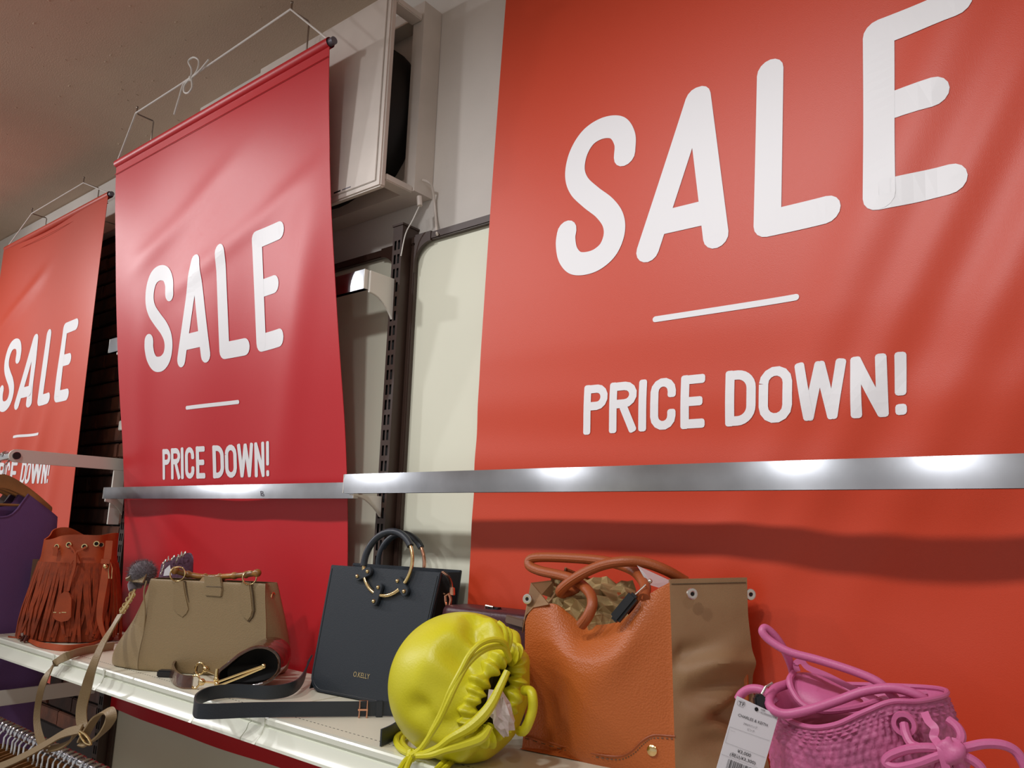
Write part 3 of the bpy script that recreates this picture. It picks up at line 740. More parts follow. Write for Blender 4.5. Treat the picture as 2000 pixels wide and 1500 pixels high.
# left tongue, clasp and long strap
MB().ribbon([BF.hit(*cr6(x,y),tt) for x,y,tt in((180,362,.03),(240,352,.035),(330,350,.03))],[.006,.016,.02],.003,V(.4,.3,.3),sm=5).build('gusset_tongue',beige,t)
for c in((230,480),(205,520),(180,565),(158,600)):
    q=BF.hit(*cr6(*c),.018); MB().tube([q+V(.0,0,0)+.0055*(math.cos(a)*unit(V(.5,.3,1))+math.sin(a)*unit(V(.8,.5,-.5))) for a in np.linspace(0,2*math.pi,14,endpoint=False)],.0017,7,closed=True).build('chain_link',M['gold'],t)
MB().tube([BF.hit(*cr6(250,440),.02),BF.hit(*cr6(215,515),.014),BF.hit(*cr6(140,625),.01)],.0028,8).build('clasp_hook',M['gold'],t)
ys=-.335
def ay(l,Y=ys): return [aty(a,c,Y) for a,c in l]
st1=[BF.hit(235,1200,.008)]+[aty(222,1222,-.29),aty(200,1258,-.318)]+ay([(182,1300),(170,1340),(160,1380),(160,1410),(168,1436)])
MB().ribbon(st1,[.011]*3+[.014,.018,.019,.018,.012],.0028,[V(.5,.5,.5)]*2+[V(.8,.6,0)]*6,sm=7).build('shoulder_strap',beige,t)
st2=[atz(222,1262,ZS+.008),atz(170,1270,ZS+.008),atz(135,1280,ZS+.009),aty(108,1296,-.312)]+ay([(84,1335),(73,1385),(73,1420),(82,1452),(95,1462)],-.332)
MB().ribbon(st2,[.016]*4+[.012,.011,.012,.014,.014],.0028,[V(.1,.1,1)]*3+[V(.3,.3,.9),V(.5,.6,.3)]+[V(.45,.9,0)]*4,sm=7).build('shoulder_strap',beige,t)
loop=ay([(160,1448),(172,1425),(192,1396),(212,1388),(217,1402),(206,1424),(190,1440),(174,1452),(160,1450)],-.338)
MB().ribbon(loop,.017,.0028,[V(.3,.8,.5)]*9,sm=7).build('strap_loop',beige,t)
MB().ribbon(ay([(158,1424),(148,1426),(122,1434),(85,1456),(40,1480),(0,1497),(-30,1506)],-.342),.016,.0028,[V(.2,.5,1)]*7,sm=7).build('strap_tail',beige,t)
MB().ribbon(ay([(150,1428),(140,1445),(120,1458),(96,1463)],-.336),.013,.0028,[V(.2,.6,.8)]*4,sm=7).build('strap_end',beige,t)
MB().tube(ay([(155,1430),(160,1442),(168,1452),(178,1454),(172,1440),(160,1430)],-.347),.0020,8,closed=True,sm=4).build('strap_buckle',M['gold'],t)

# ------------------------------------------------------------------ purple knit pouch, pompom behind the satchel
pk=mat('mauve_knit',(104,72,92),.9,bump=.8,bscale=160)
BK=Fr(bA+bn*.10,bA+bn*.10+be*.2)
t=thing('knit_pouch',(bA[0]+bn[0]*.11+be[0]*.05,bA[1]+bn[1]*.11+be[1]*.05,ZS),'mauve knit pouch with a chain, peeking over the beige satchel','pouch')
pl=[BK.hit(*cr6(x,y)) for x,y in((400,250),(500,215),(580,165),(640,160),(660,200),(668,330))]
aa=[BK.loc(p)[:2] for p in pl]; s0,s1=aa[0][0],aa[-1][0]
def ktop(s_): return float(np.interp(s_,[a for a,_ in aa],[h_ for _,h_ in aa]))
secs=[]
for v in(0,.1,.5,.8,1.0):
    ring=[]
    for k in range(16):
        an=2*math.pi*k/16; ss=(s0+s1)/2+(s1-s0)/2*math.cos(an)*(.98 if v<1 else .9); d=.016*math.sin(an)*(1-.6*v)
        ring.append(BK.w(ss,ktop(ss)*v,.018+d))
    secs.append(ring)
mb=MB(); loft(mb,secs,3,5,(True,True)); mb.build('body',pk,t)
for c in((480,225),(510,205),(545,195),(575,210),(590,185),(610,170),(630,165),(470,270),(460,300)):
    q=BK.hit(*cr6(*c),-.002); an=random.uniform(0,3); MB().tube([q+.0055*(math.cos(a)*unit(V(math.cos(an),.2,math.sin(an)))+.6*math.sin(a)*unit(V(-math.sin(an),.5,math.cos(an)))) for a in np.linspace(0,2*math.pi,12,endpoint=False)],.0014,6,closed=True).build('chain_link',M['silver'],t)
b=MB().prism([BF.hit(*cr6(x,y),.022) for x,y in((480,285),(520,250),(535,330),(470,335))],BF.n*.0006); tag(b.build('price_tag',mat('white_card',(224,224,228),.7),smooth=False),'tiny white price tag tucked beside the mauve knit pouch','tag')
pm=mat('grey_fur',(92,84,90),.95,sheen=.6)
pc=BF.hit(*cr6(310,310),.05)
t=thing('fur_pompom',(pc[0],pc[1],pc[2]-.03),'grey fur pompom behind the left end of the beige satchel','pompom')
MB().ball(pc,.0235,20,(1.15,1,.95)).build('core',pm,t)
mb=MB()
for _ in range(1600):
    d=unit(rng.normal(size=3)); p=pc+d*V(1.15,1,.95)*.0225; q=p+d*.007+rng.normal(size=3)*.0018; sd=unit(np.cross(d,rng.normal(size=3)))*.0004
    mb.add([p-sd,p+sd,q],[(0,1,2)])
o=mb.build('fur',pm,t,smooth=False); o['kind']='stuff'
pb=bA+bn*.05-be*.012
MB().tube([pc-V(0,0,.02),BF.hit(*cr6(240,400),.045),BF.hit(*cr6(232,450),.035)],[.010,.011,.006],10,sm=5).build('fur_tail',pm,t)

# ------------------------------------------------------------------ brown patent bag lying in front of the satchel
pat=mat('brown_patent_croc',(88,48,30),.16,bump=.9,bscale=60,kind='voronoi',coat=.7,var=.3,vscale=30)
patin=mat('dark_lining',(14,9,8),.6)
cA=atz(425,1345,ZS); CF=Fr(cA,cA+V(.78,.62,0)*.1)
t=thing('patent_bag',(cA[0]+.06,cA[1]+.07,ZS),'small shiny brown crocodile-patterned bag with gold frame bars lying in front of beige satchel','handbag')
drop=[cr6(*p) for p in((885,1085),(960,1015),(1060,935),(1180,880),(1280,885),(1350,930),(1375,990),(1365,1070),(1300,1140),(1200,1180),(1080,1195),(960,1200),(900,1180))]
D=crom(np.array(drop),4,True)
base_h=min(CF.loc(CF.hit(a,c))[1] for a,c in D)
ring=[CF.hit(a,c)+V(0,0,max(0,.001-CF.loc(CF.hit(a,c))[1])) for a,c in D]
cen=np.mean(ring,0)
G=[]
for tt,sc,dz in((0,.93,0),(-.001,1,0),(.02,1.01,.001),(.045,1.0,.004),(.07,.93,.008),(.085,.7,.012),(.09,.05,.015)):
    row=[cen+(p-cen)*sc+CF.n*tt+V(0,0,dz) for p in ring]
    row=[V(p[0],p[1],max(p[2],ZS+.0008)) for p in row]; G.append(row)
MB().grid(G,True).build('outer_shell',pat,t,angle=60)
G=[[cen+(p-cen)*sc+CF.n*tt for p in ring] for tt,sc in((-.0005,.93),(.03,.88),(.05,.02))]
MB().grid(G,True).build('inner_lining',patin,t)
rim=[cen+(p-cen)*.965-CF.n*.001 for p in ring]; MB().tube(rim,.0028,8,closed=True).build('rolled_rim',pat,t)
def cf(l,tt=-.004): return [CF.hit(*cr6(a,c),tt) for a,c in l]
for l in([(895,1150),(1060,1090),(1245,1025)],[(905,1178),(1080,1110),(1245,1040)]):
    MB().tube(cf(l,-.003),.0024,8).build('frame_bar',M['gold'],t)
for c in((1245,1030),(880,1130),(885,1170)): MB().ball(cf([c],-.003)[0],.0048,12).build('frame_knob',M['gold'],t)
MB().tube(cf([(880,1130),(880,1090),(885,1050)],-.003),[.004,.0035,.0025],10).build('frame_hinge',M['gold'],t)
h_=[atz(*cr6(x,y),ZS+z) for x,y,z in((735,1045,.012),(640,1015,.014),(570,1020,.013),(535,1060,.012),(560,1115,.012),(620,1145,.012),(695,1150,.012))]
MB().ribbon(h_,.019,.004,V(.1,.1,1),sm=7).build('carry_strap',pat,t)
for cx,cy in((715,1150),(750,1050)):
    q=atz(*cr6(cx,cy),ZS+.012); MB().tube([q+.010*(math.cos(a)*V(.6,.5,0)+math.sin(a)*V(0,0,1)) for a in np.linspace(0,2*math.pi,18,endpoint=False)],.0016,8,closed=True).build('strap_ring',M['gold'],t)
    MB().ball(q+V(.010,.006,0),.006,10).build('strap_stud',M['gold'],t)
MB().tube([atz(*cr6(760,1150),ZS+.012),cf([(885,1160)])[0]],.0018,8).build('link_bar',M['gold'],t)
MB().tube([atz(*cr6(790,1060),ZS+.012),cf([(885,1100)],.01)[0]],.0018,8).build('link_bar',M['gold'],t)
q=atz(323,1322,ZS); b=MB().obox(q+V(0,0,.006),(V(.8,.6,0),V(-.6,.8,0),V(0,0,1)),(.013,.008,.006)); tag(b.build('security_tag',M['blkplast'],bevel=.002),'small black security tag lying on the shelf by the brown patent bag','security tag')

# ------------------------------------------------------------------ black handbag with ring handles
def cr7(x,y): return (560+x/3.408,1000+y/3.408)
kA=atz(604,1349,ZS); kB=atz(803,1388,ZS)
KF=Fr(kA,kB,tilt=math.radians(9))
t=thing('black_handbag',((kA[0]+kB[0])/2,(kA[1]+kB[1])/2+.04,ZS),'black structured handbag with two round ring handles and gold lettering','handbag')
TL=KF.loc(KF.hit(648,1107)); TR=KF.loc(KF.hit(863,1117)); BR=KF.loc(KF.hit(803,1388)); hK=TL[1]
def kpoly(inset=0):
    l0,l1=0+inset,TL[0]+inset; r0,r1=BR[0]-inset,TR[0]-inset; h_=(TL[1]+TR[1])/2-inset; r=.026
    p=[(l1,h_),(l0+(l1-l0)*.2,h_*.2)]
    for a in np.linspace(math.pi,1.5*math.pi,7): p.append((l0+r+r*math.cos(a),inset+r+r*math.sin(a)))
    for a in np.linspace(1.5*math.pi,2*math.pi,7): p.append((r0-r+r*math.cos(a),inset+r+r*math.sin(a)))
    p+= [(r0+(r1-r0)*.2,h_*.2),(r1,h_)]
    return p
KP=kpoly()
fp=MB().prism([KF.w(a,h_+.001,-.003) for a,h_ in KP],KF.n*.006).build('front_panel',M['black'],t,bevel=.0012)
st=kpoly(.005); MB().tube([KF.w(a,h_,-.0033) for a,h_ in st],.0004,5).build('stitching',M['blkplast'],fp)
# back panel leans the other way
KB=Fr(kA[:2]+KF.nh[:2]*.080,kB[:2]+KF.nh[:2]*.080,tilt=math.radians(1.5))
MB().prism([KB.w(a,h_+.001,-.003) for a,h_ in KP],KB.n*.006).build('back_panel',M['black'],t,bevel=.0012)
def side(i0,i1,sgn,name):
    G=[]
    for v in np.linspace(0,1,10):
        a=np.interp(v,[0,.1,1],[KP[i0][0]+sgn*.004,KP[i0][0]-sgn*.0,KP[i1][0]]); h_=v*hK*.985+.003
        f0=KF.w(a,h_,.003); b0=KB.w(a,h_,-.003); row=[]
        for q in np.linspace(0,1,9):
            p=f0+(b0-f0)*q; row.append(p-KF.e*sgn*.030*(1-abs(2*q-1))*v)
        G.append(row)
    return MB().slab(G,KF.e*-sgn*.002).build(name,M['blackin'],t)
g_r=side(len(KP)-2,len(KP)-1,1,'right_gusset'); side(1,0,-1,'left_gusset')
mb=MB(); mb.add([KF.w(.006,.004,.002),KF.w(BR[0]-.006,.004,.002),KB.w(BR[0]-.006,.004,-.002),KB.w(.006,.004,-.002)],[(0,1,2,3)]); mb.build('base',M['black'],t)
mb=MB(); mb.add([KF.w(TL[0]+.006,hK*.93,.003),KF.w(TR[0]-.03,hK*.93,.003),KB.w(TR[0]-.03,hK*.93,-.003),KB.w(TL[0]+.006,hK*.93,-.003)],[(0,1,2,3)]); mb.build('zip_cover',M['blackin'],t)
z0=KF.w(TR[0]-.004,hK*.95,.03)
def k5(l,X): return [KF.hit(860+a/7.5,1100+c/7.5,X) for a,c in l]
MB().ribbon(k5([(40,130),(110,190),(150,270),(165,345)],.02),.007,.002,KF.e,sm=5).build('zipper_tape',M['blackin'],t)
mb=MB()
for p in crom(np.array(k5([(40,130),(110,190),(150,270),(165,345)],.018)),4): mb.obox(p,(KF.e,KF.n,KF.up),(.0022,.001,.0012))
mb.build('zipper_teeth',M['rose'],t,smooth=False)
MB().obox(k5([(175,410)],.018)[0],(KF.e,KF.n,unit(KF.up+KF.e*-.2)),(.004,.003,.0062)).build('zip_end',M['rose'],t,bevel=.001)
for l in([(45,455),(75,470),(110,450),(130,440)],[(70,475),(75,560),(90,620)],[(125,450),(150,520),(140,610),(120,660)]):
    MB().tube(k5(l,.016),.0022,8,sm=4).build('strap_clip',M['rose'],t)
# rings
for nm,cx,cy,fr_,tt in(('front',757,1100,KF,-.0075),('back',783,1102,KB,-.012)):
    c=fr_.hit(cx,cy,tt) if nm=='front' else KF.hit(cx,cy,.062)
    rr=.0525
    pt=lambda a:c+rr*(math.cos(a)*fr_.e+math.sin(a)*fr_.up)
    ro=MB().tube([pt(a) for a in np.linspace(0,2*math.pi,48,endpoint=False)],.0031,10,closed=True).build('ring_handle',M['rose'] if nm=='back' else M['gold'],t)
    MB().tube([pt(a) for a in np.linspace(math.radians(35),math.radians(188),30)],.0058,12).build('leather_wrap',M['black'],ro)
    if nm=='front': RC=c
for a in(203,258,318):
    a=math.radians(a); d=math.cos(a)*KF.e+math.sin(a)*KF.up; sdir=math.cos(a)*KF.up-math.sin(a)*KF.e; c=RC+d*.0525+KF.n*.003
    poly=[]
    for k in range(16):
        b_=2*math.pi*k/16; L=.011 if math.cos(b_)>0 else -.011
        poly.append(c+d*(L+.0078*math.cos(b_))+sdir*.0078*math.sin(b_)-KF.n*.0062)
    to=MB().prism(poly,KF.n*.006).build('handle_tab',M['black'],t,bevel=.0008)
    for q in(-.0115,.0115): MB().ball(c+d*q-KF.n*.0068,.0034,10).build('rivet',M['gold'],to)
mb=MB(); text_px(mb,'O.KELLY',(689.5,1321),(721,1326.5),10,KF,-.0036); o=mb.build('gold_lettering',M['gold'],fp,smooth=False)
# strap around the front
def cr8(x,y): return (180+x/3.226,1230+y/3.226)
sb=[KF.hit(606,1285,.03)]+[atz(*cr8(x,y),ZS+z) for x,y,z in((1325,310,.016),(1250,372,.0125),(1110,395,.0115),(900,385,.0115),(740,402,.0115),(655,448,.0115),(650,500,.0115),(720,515,.0115),(1000,505,.0115),(1400,500,.0115),(1700,498,.0115),(1900,497,.0115),(1985,520,.0115))]
sb+= [atz(806,1402,ZS+.011)]
MB().ribbon(sb,[.016,.017]+[.0205]*13,.0024,[V(.3,.3,.9)]+[V(0,0,1)]*14,sm=8).build('shoulder_strap',M['black'],t)
MB().ribbon([atz(a,c,ZS+.011) for a,c in((808,1408),(786,1418),(764,1432),(744,1441))],.0205,.0024,V(0,0,1),sm=6).build('strap_end',M['black'],t)
q=atz(709,1385,ZS+.0115); sd=unit(atz(770,1385,ZS)-atz(709,1385,ZS)); nn=V(sd[1],-sd[0],0)
b=MB().tube([q+sd*a+V(0,0,c)+nn*.003 for a,c in((-.005,-.0125),(.006,-.0125),(.006,.0125),(-.005,.0125))],.0014,8,closed=True); b.build('buckle',M['rose'],t)
MB().obox(q+nn*.004,(sd,nn,V(0,0,1)),(.007,.001,.0012)).build('buckle_pin',M['rose'],t)
q=atz(741,1384,ZS+.0115); MB().obox(q,(sd,nn,V(0,0,1)),(.005,.0034,.0118)).build('strap_keeper',M['black'],t,bevel=.001)

# ------------------------------------------------------------------ maroon briefcase-like bag behind
mar=mat('maroon_leather',(66,24,32),.4,bump=.2,bscale=300)
P0=aty(880,1190,-.075); P1=aty(1060,1222,-.075)
zt=float((P0[2]+P1[2])/2)
t=thing('maroon_bag',(-.72,-.075,ZS),'dark maroon bag with metal buckles, tucked between the yellow and orange bags','handbag')
mb=MB(); ring=lambda z,i:[V(-.835+i,-.105+i,z),V(-.66-i,-.105+i,z),V(-.65-i,-.075,z),V(-.66-i,-.05-i*.3,z),V(-.835+i,-.05-i*.3,z),V(-.845+i,-.075,z)]
loft(mb,[ring(ZS+.001,.008),ring(ZS+.008,0),ring(-.15,.002),ring(-.122,.004),ring(-.117,.012)],4,4,(True,True)); mb.build('body',mar,t,angle=60)
q=aty(955,1190,-.085); MB().tube([q+V(a,0,c) for a,c in((-.008,-.004),(.006,-.004),(.008,.004),(-.006,.005))],.0018,8,closed=True).build('buckle',M['silver'],t)
MB().obox(aty(965,1192,-.08),(V(1,0,0),V(0,1,0),V(0,0,1)),(.012,.006,.005)).build('buckle_strap',M['blkplast'],t,bevel=.002)
MB().obox(aty(982,1199,-.08),(V(1,0,0),V(0,1,0),V(0,0,1)),(.006,.006,.006)).build('strap_keeper',mar,t,bevel=.002)
MB().obox(aty(1006,1213,-.11),(unit(V(1,0,-.12)),V(0,1,0),unit(V(.12,0,1))),(.017,.002,.0055)).build('lock_plate',mat('nickel',(150,125,110),.25,1),t,bevel=.0015)

# ------------------------------------------------------------------ yellow drawstring bucket bag lying on its side
yel=mat('lime_yellow_leather',(214,208,36),.40,bump=.15,bscale=350,spec=.5)
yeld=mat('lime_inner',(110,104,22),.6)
def cr9(x,y): return (740+x/4.285,1150+y/4.285)
yc=V(-.652,-.250,ZS+.0840); ya=unit(V(.96,-.27,.03))
yu=unit(V(0,0,1)-ya*ya[2]); yv=np.cross(ya,yu)
if yv[1]>0: yv=-yv
t=thing('yellow_bag',(yc[0],yc[1],ZS),'lime yellow drawstring bucket bag lying on its side','handbag')
prof=[(-.078,.004),(-.079,.035),(-.077,.060),(-.068,.075),(-.048,.0845),(-.018,.0875),(.012,.083),(.036,.070),(.050,.056),(.056,.046),(.056,.042)]
pq=crom(np.array(prof),5)
YF=Fr(yc[:2]-V(-.62,.78)*.084-V(.78,.62)*.1,yc[:2]-V(-.62,.78)*.084+V(.78,.62)*.1)
L1=unit(yu*math.cos(.55)-yv*math.sin(.55)); L2=unit(np.cross(ya,L1))
# soft hollows pressed into the leather: centre on the visible side, size, depth
HOL=[(YF.hit(*cr9(*p)),sz,am) for p,sz,am in(((765,360),.013,.011),((800,440),.012,.008),((640,580),.017,.012),((760,760),.014,.008),((640,1110),.016,.011),((300,1030),.014,.007),((900,300),.012,-.006),((420,1010),.02,.004),((1150,420),.014,.006))]
def ybody(q,r,th):
    d=math.sin(th)*yu+math.cos(th)*yv
    w_=min(1,max(0,(q-.012)/.044)); w_=w_*w_*(3-2*w_)
    r=r*(1+.05*w_*(1-w_)*4*math.cos(11*th+.6)+.010*math.sin(3*th+1))
    sc=r/.044
    p=yc+ya*q+(1-w_)*r*d+w_*(L1*.050*(d@L1)+L2*.026*(d@L2))*sc
    n=unit(d+ya*(q*8))
    for c,sz,am in HOL:
        e=p-c; e=e-YF.n*(e@YF.n)
        if n@YF.n<0: p=p-n*am*math.exp(-(e@e)/sz**2)
    if p[2]<ZS+.001: p[2]=ZS+.001
    return p
TH=np.linspace(0,2*math.pi,150,endpoint=False)
MB().grid([[ybody(q,r,a) for a in TH] for q,r in pq],True).build('body',yel,t,angle=80)
# gathered frill round the mouth
G=[]
for k in range(14):
    f_=2*math.pi*k/14; row=[]
    for a in np.linspace(0,2*math.pi,300,endpoint=False):
        pl=math.sin(23*a+1.6*math.sin(3*a)+.8*math.sin(7*a)); am=.26+.12*math.sin(5*a+1); mr=.0098*(1+am*pl)
        dd=math.cos(a)*L1*.050+math.sin(a)*L2*.026; dn=unit(math.cos(a)*L1/.050+math.sin(a)*L2/.026)
        row.append(yc+ya*(.054+mr*1.25*math.sin(f_)+.004*math.sin(2*a)+.0022*math.sin(11*a))+dd+dn*(mr*math.cos(f_)+.0015*math.sin(9*a+f_)))
    G.append(row)
G.append(G[0]); MB().grid(G,True).build('gathered_mouth',yel,t)
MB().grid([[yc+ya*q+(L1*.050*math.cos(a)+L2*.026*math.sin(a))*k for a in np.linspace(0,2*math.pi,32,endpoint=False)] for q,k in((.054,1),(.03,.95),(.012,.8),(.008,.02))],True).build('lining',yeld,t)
def yf(l,tt=0.): return [YF.hit(*cr9(p[0],p[1]),tt+(p[2] if len(p)>2 else 0)) for p in l]
MB().tube(yf([(1085,560,.035),(1050,455,.02),(960,425,.01),(850,460,0),(760,550,-.006),(690,680,-.01),(600,850,-.012),(530,1020,-.008),(450,1180,-.004),(380,1310,-.002),(280,1390,0)]),.0033,8,sm=6).build('drawstring',yel,t)
MB().tube(yf([(1095,590,.035),(1040,492,.022),(940,490,.012),(840,540,.002),(740,640,-.006),(660,780,-.012),(590,930,-.014),(520,1080,-.01),(440,1210,-.006),(350,1340,-.004),(275,1395,-.002)]),.0033,8,sm=6).build('drawstring',yel,t)
MB().tube(yf([(1075,690,.012),(1010,830,.004),(950,950,-.004),(870,1060,-.010),(750,1165,-.014),(600,1250,-.016),(500,1325,-.014),(400,1372,-.010),(310,1392,-.004)]),[.004,.0046,.0056,.0065,.006,.0045,.0036,.0034,.0034],8,sm=6).build('drawstring',yel,t)
MB().tube(yf([(930,1150,-.008),(860,1250,-.012),(700,1310,-.014),(560,1350,-.016),(440,1392,-.014),(320,1402,-.006)]),[.004,.0055,.0055,.0042,.0035,.0034],8,sm=6).build('drawstring',yel,t)
def yz(l,z=.0045): return [atz(*cr9(a,c),ZS+z) for a,c in l]
MB().tube(yz([(400,1180),(250,1190),(160,1235),(150,1290),(200,1350),(300,1385),(450,1390),(560,1370)]),.0042,8,sm=6).build('drawstring_loop',yel,t)
MB().tube(yz([(420,1195),(270,1215),(205,1250),(205,1300),(260,1350),(380,1375),(480,1375)],.006),.0034,8,sm=6).build('drawstring_loop',yel,t)
MB().tube(yz([(800,1330),(640,1395),(540,1460),(480,1520)],.006),.0038,8,sm=5).build('drawstring_end',yel,t)
MB().tube(yz([(760,1370),(620,1440),(560,1500),(520,1540)],.005),.0035,8,sm=5).build('drawstring_end',yel,t)
MB().tube(yz([(265,1400),(215,1450),(170,1520)],.006),.0035,8,sm=5).build('drawstring_end',yel,t)
MB().tube(yz([(280,1405),(245,1470),(225,1530)],.008),.0035,8,sm=5).build('drawstring_end',yel,t)
kn=yz([(275,1395)],.008)[0]
G=[[kn+.0075*V(math.sin(p)*math.cos(a),math.sin(p)*math.sin(a),.9*math.cos(p))*(1+.16*math.sin(3*a+4*p)) for a in np.linspace(0,2*math.pi,20,endpoint=False)] for p in np.linspace(.05,math.pi-.05,12)]
MB().grid(G,True).build('knot',yel,t)
MB().tube(yf([(1215,850,.045),(1270,860,.035),(1287,920,.03),(1285,1010,.03),(1255,1110,.03),(1215,1185,.035),(1180,1190,.05)],.0),.0058,10,sm=6).build('strap_loop',yel,t)
for l in([(1000,280,.02),(1045,320,.016),(1068,400,.014),(1075,500,.02)],[(1070,330,.022),(1100,380,.018),(1098,450,.018),(1080,520,.022)]):
    MB().tube(yf(l,.016),.0028,8,sm=5).build('strap_tab',yel,t)
# crumpled tissue in the mouth
def crumple(name,c,ax,hs,n,seed,m,par=None,amp=.5):
    r=np.random.default_rng(seed); G=[]
    for i in range(n):
        row=[]
        for j in range(n):
            u,v=2*i/(n-1)-1,2*j/(n-1)-1
            row.append(c+ax[0]*hs[0]*(u+r.normal()*.35/n)+ax[1]*hs[1]*(v+r.normal()*.35/n)+ax[2]*hs[2]*(r.uniform(-1,1)*amp+(1-u*u)*(1-v*v)))
        G.append(row)
    return MB().slab(G,-ax[2]*.0008).build(name,m,par,smooth=False)
tis=mat('white_tissue',(214,200,194),.6,bump=.5,bscale=120,spec=.6)
tp=yf([(1015,1035)],.014)[0]
rt=np.random.default_rng(3); mb=MB(); nr=14; pv=rt.uniform(.62,1.18,(9,nr))
mb.grid([[tp+.021*pv[i,j]*(.72*math.sin(p)*math.cos(a)*YF.e+.7*math.sin(p)*math.sin(a)*YF.n+1.15*math.cos(p)*unit(V(0,0,1)+YF.e*-.25)) for j,a in enumerate(np.linspace(0,2*math.pi,nr,endpoint=False))] for i,p in enumerate(np.linspace(.08,math.pi-.08,9))],True)
ti=mb.build('tissue_paper',tis,smooth=False)
tag(ti,'crumpled white tissue paper sticking out of the yellow bag','tissue')

# ------------------------------------------------------------------ orange tote with nylon sides
org=mat('orange_grain_leather',(186,98,42),.42,bump=.3,bscale=360,kind='voronoi',spec=.5)
orgs=mat('orange_smooth_leather',(160,82,40),.45,bump=.2,bscale=400)
nyl=mat('tan_nylon',(146,114,78),.58,bump=.2,bscale=900,col2=(140,104,70),vscale=14)
krf=mat('kraft_paper',(176,150,102),.75,var=.1,vscale=30)
def c1(x,y): return (980+x/3.261,1040+y/3.261)
oA=V(-.636,-.168); oB=V(-.433,-.139); oC=V(-.371,-.067)
TF=Fr(oA,oB,tilt=math.radians(4))
t=thing('orange_tote',(-.52,-.11,ZS),'large orange grained leather tote with tan nylon side panel and floppy handles','handbag')
topl=[(1020,1215),(1026,1200),(1041,1184),(1072,1179),(1096,1199),(1118,1215),(1139,1221),(1195,1215),(1225,1199),(1250,1172),(1274,1156),(1307,1137)]
TP=[TF.loc(TF.hit(*p))[:2] for p in topl]
wB=np.linalg.norm(oB-oA)
rT=TP[-1][0]; lT=TP[0][0]
sx=[p[0] for p in TP]; hx=[p[1] for p in TP]
sm_=crom(np.array(TP),6); 
def ttop(u):
    s_=lT+(rT-lT)*u; return float(np.interp(s_,sm_[:,0],sm_[:,1]))
def tote_front(u,v):
    hT=ttop(u); h_=hT*v
    hh=h_/.25
    l=lT*min(1,hh*1.05); r=wB+(rT-wB)*min(1,hh*1.05); s_=l+(r-l)*u
    bul=-.022*math.sin(math.pi*min(1,u*1.02))*math.sin(math.pi*min(1,v*1.0))**.8
    dent=.028*math.exp(-((u-.16)/.17)**2-((h_-.055)/.075)**2)+.010*math.exp(-((u-.42)/.1)**2-((v-.98)/.10)**2)
    ridge=-.010*math.exp(-((u-.62-.5*(v-.6))/.16)**2-((v-.78)/.22)**2)
    back=.020*max(0,v-.75)*4*math.exp(-((u-.4)/.25)**2)
    return TF.w(s_,h_,bul+dent+ridge+back)
nu,nv=60,60
G=[[tote_front(u,v) for u in np.linspace(0,1,nu)] for v in np.linspace(0,1,nv)]
MB().slab(G,TF.n*.004).build('front_panel',org,t)
fu=lambda u,v,o_=-.002: tote_front(u,v)-TF.n*(-o_)
TG=Fr(oB,oC)
gl=[(1307,1136),(1318,1300),(1330,1500)]; gr=[(1459,1128),(1461,1200),(1466,1260),(1478,1330),(1490,1420),(1500,1520)]
tl=TG.hit(1309,1133); tr=TG.hit(1460,1128)
hl=TG.loc(tl); hr=TG.loc(tr); wG=np.linalg.norm(oC-oB)
GR=[TG.loc(TG.hit(*p))[:2] for p in gr]
r_=np.random.default_rng(5)
folds=[(r_.uniform(0,1),r_.uniform(.05,.7),r_.uniform(-1,1),r_.uniform(.004,.009),r_.uniform(.05,.12)) for _ in range(14)]
def gus(u,v):
    hT=hl[1]+(hr[1]-hl[1])*u; h_=hT*v
    e0=tote_front(1,min(1,h_/ttop(1)))
    rs=float(np.interp(h_,[g[1] for g in GR][::-1],[g[0] for g in GR][::-1])); 
    p1=TG.w(rs,h_,0.0); p=e0+(p1-e0)*u; p[2]=ZS+h_ if h_>0 else ZS
    d=0
    for a,b_,c_,am,wd in folds:
        nrm=(u-a)*.35*c_+(v-b_); d+=am*1.3*math.exp(-(nrm/(wd*.7))**2)*math.exp(-((u-a)/.45)**2)*(1 if am>.0062 else -1)
    d=d*min(1,8*u)*min(1,6*(1-v)+.1)
    return p+TG.n*(d-.010*math.sin(math.pi*u)*(1-v))
G=[[gus(u,v) for u in np.linspace(0,1,40)] for v in np.linspace(.0,1,60)]
MB().slab(G,TG.n*.003).build('nylon_side',nyl,t)
hem=[gus(u,.975)-TG.n*.0008 for u in np.linspace(.02,.98,24)]; MB().tube(hem,.0006,5).build('hem_stitching',beiged,t)
# back and left
bk=[V(*(oC+V(-.02,.012)),0),V(*(oA+V(-.01,.095)),0)]
def lin(p,q,u): return p+(q-p)*u
G=[]
for v in np.linspace(0,1,8):
    h_=v*.225; G.append([V(*lin(oC+V(-.004,.004),oA+V(.0,.098),u),ZS+h_*(1-.12*math.sin(math.pi*u)*v)) for u in np.linspace(0,1,14)])
MB().slab(G,V(0,-.003,0)).build('back_panel',org,t)
lp=[TF.hit(1022,1212,.004),TF.hit(1026,1190,.006),TF.hit(1040,1136,.03),TF.hit(1072,1158,.03),TF.hit(1074,1180,.004)]
MB().prism([TF.hit(*c1(*q),tt) for q,tt in(((187,320),.014),((332,302),.045),((330,420),.045),((250,395),.018))],TF.n*.002).build('nylon_rim',nyl,t,smooth=False)
MB().prism([TF.hit(*c1(*q),tt) for q,tt in(((128,640),.003),((140,560),.003),((185,320),.012),((245,390),.016),((300,458),.004),((200,478),.003),((152,530),.003))],TF.n*.003).build('nylon_corner',nyl,t,smooth=False)
G=[]
for v in np.linspace(0,1,6):
    f0=tote_front(0,v)+TF.n*.003; b0=V(*(oA+V(.0,.095)),ZS+v*.225); G.append([f0+(b0-f0)*q+V(.012*math.sin(math.pi*q)*v,0,0) for q in np.linspace(0,1,8)])
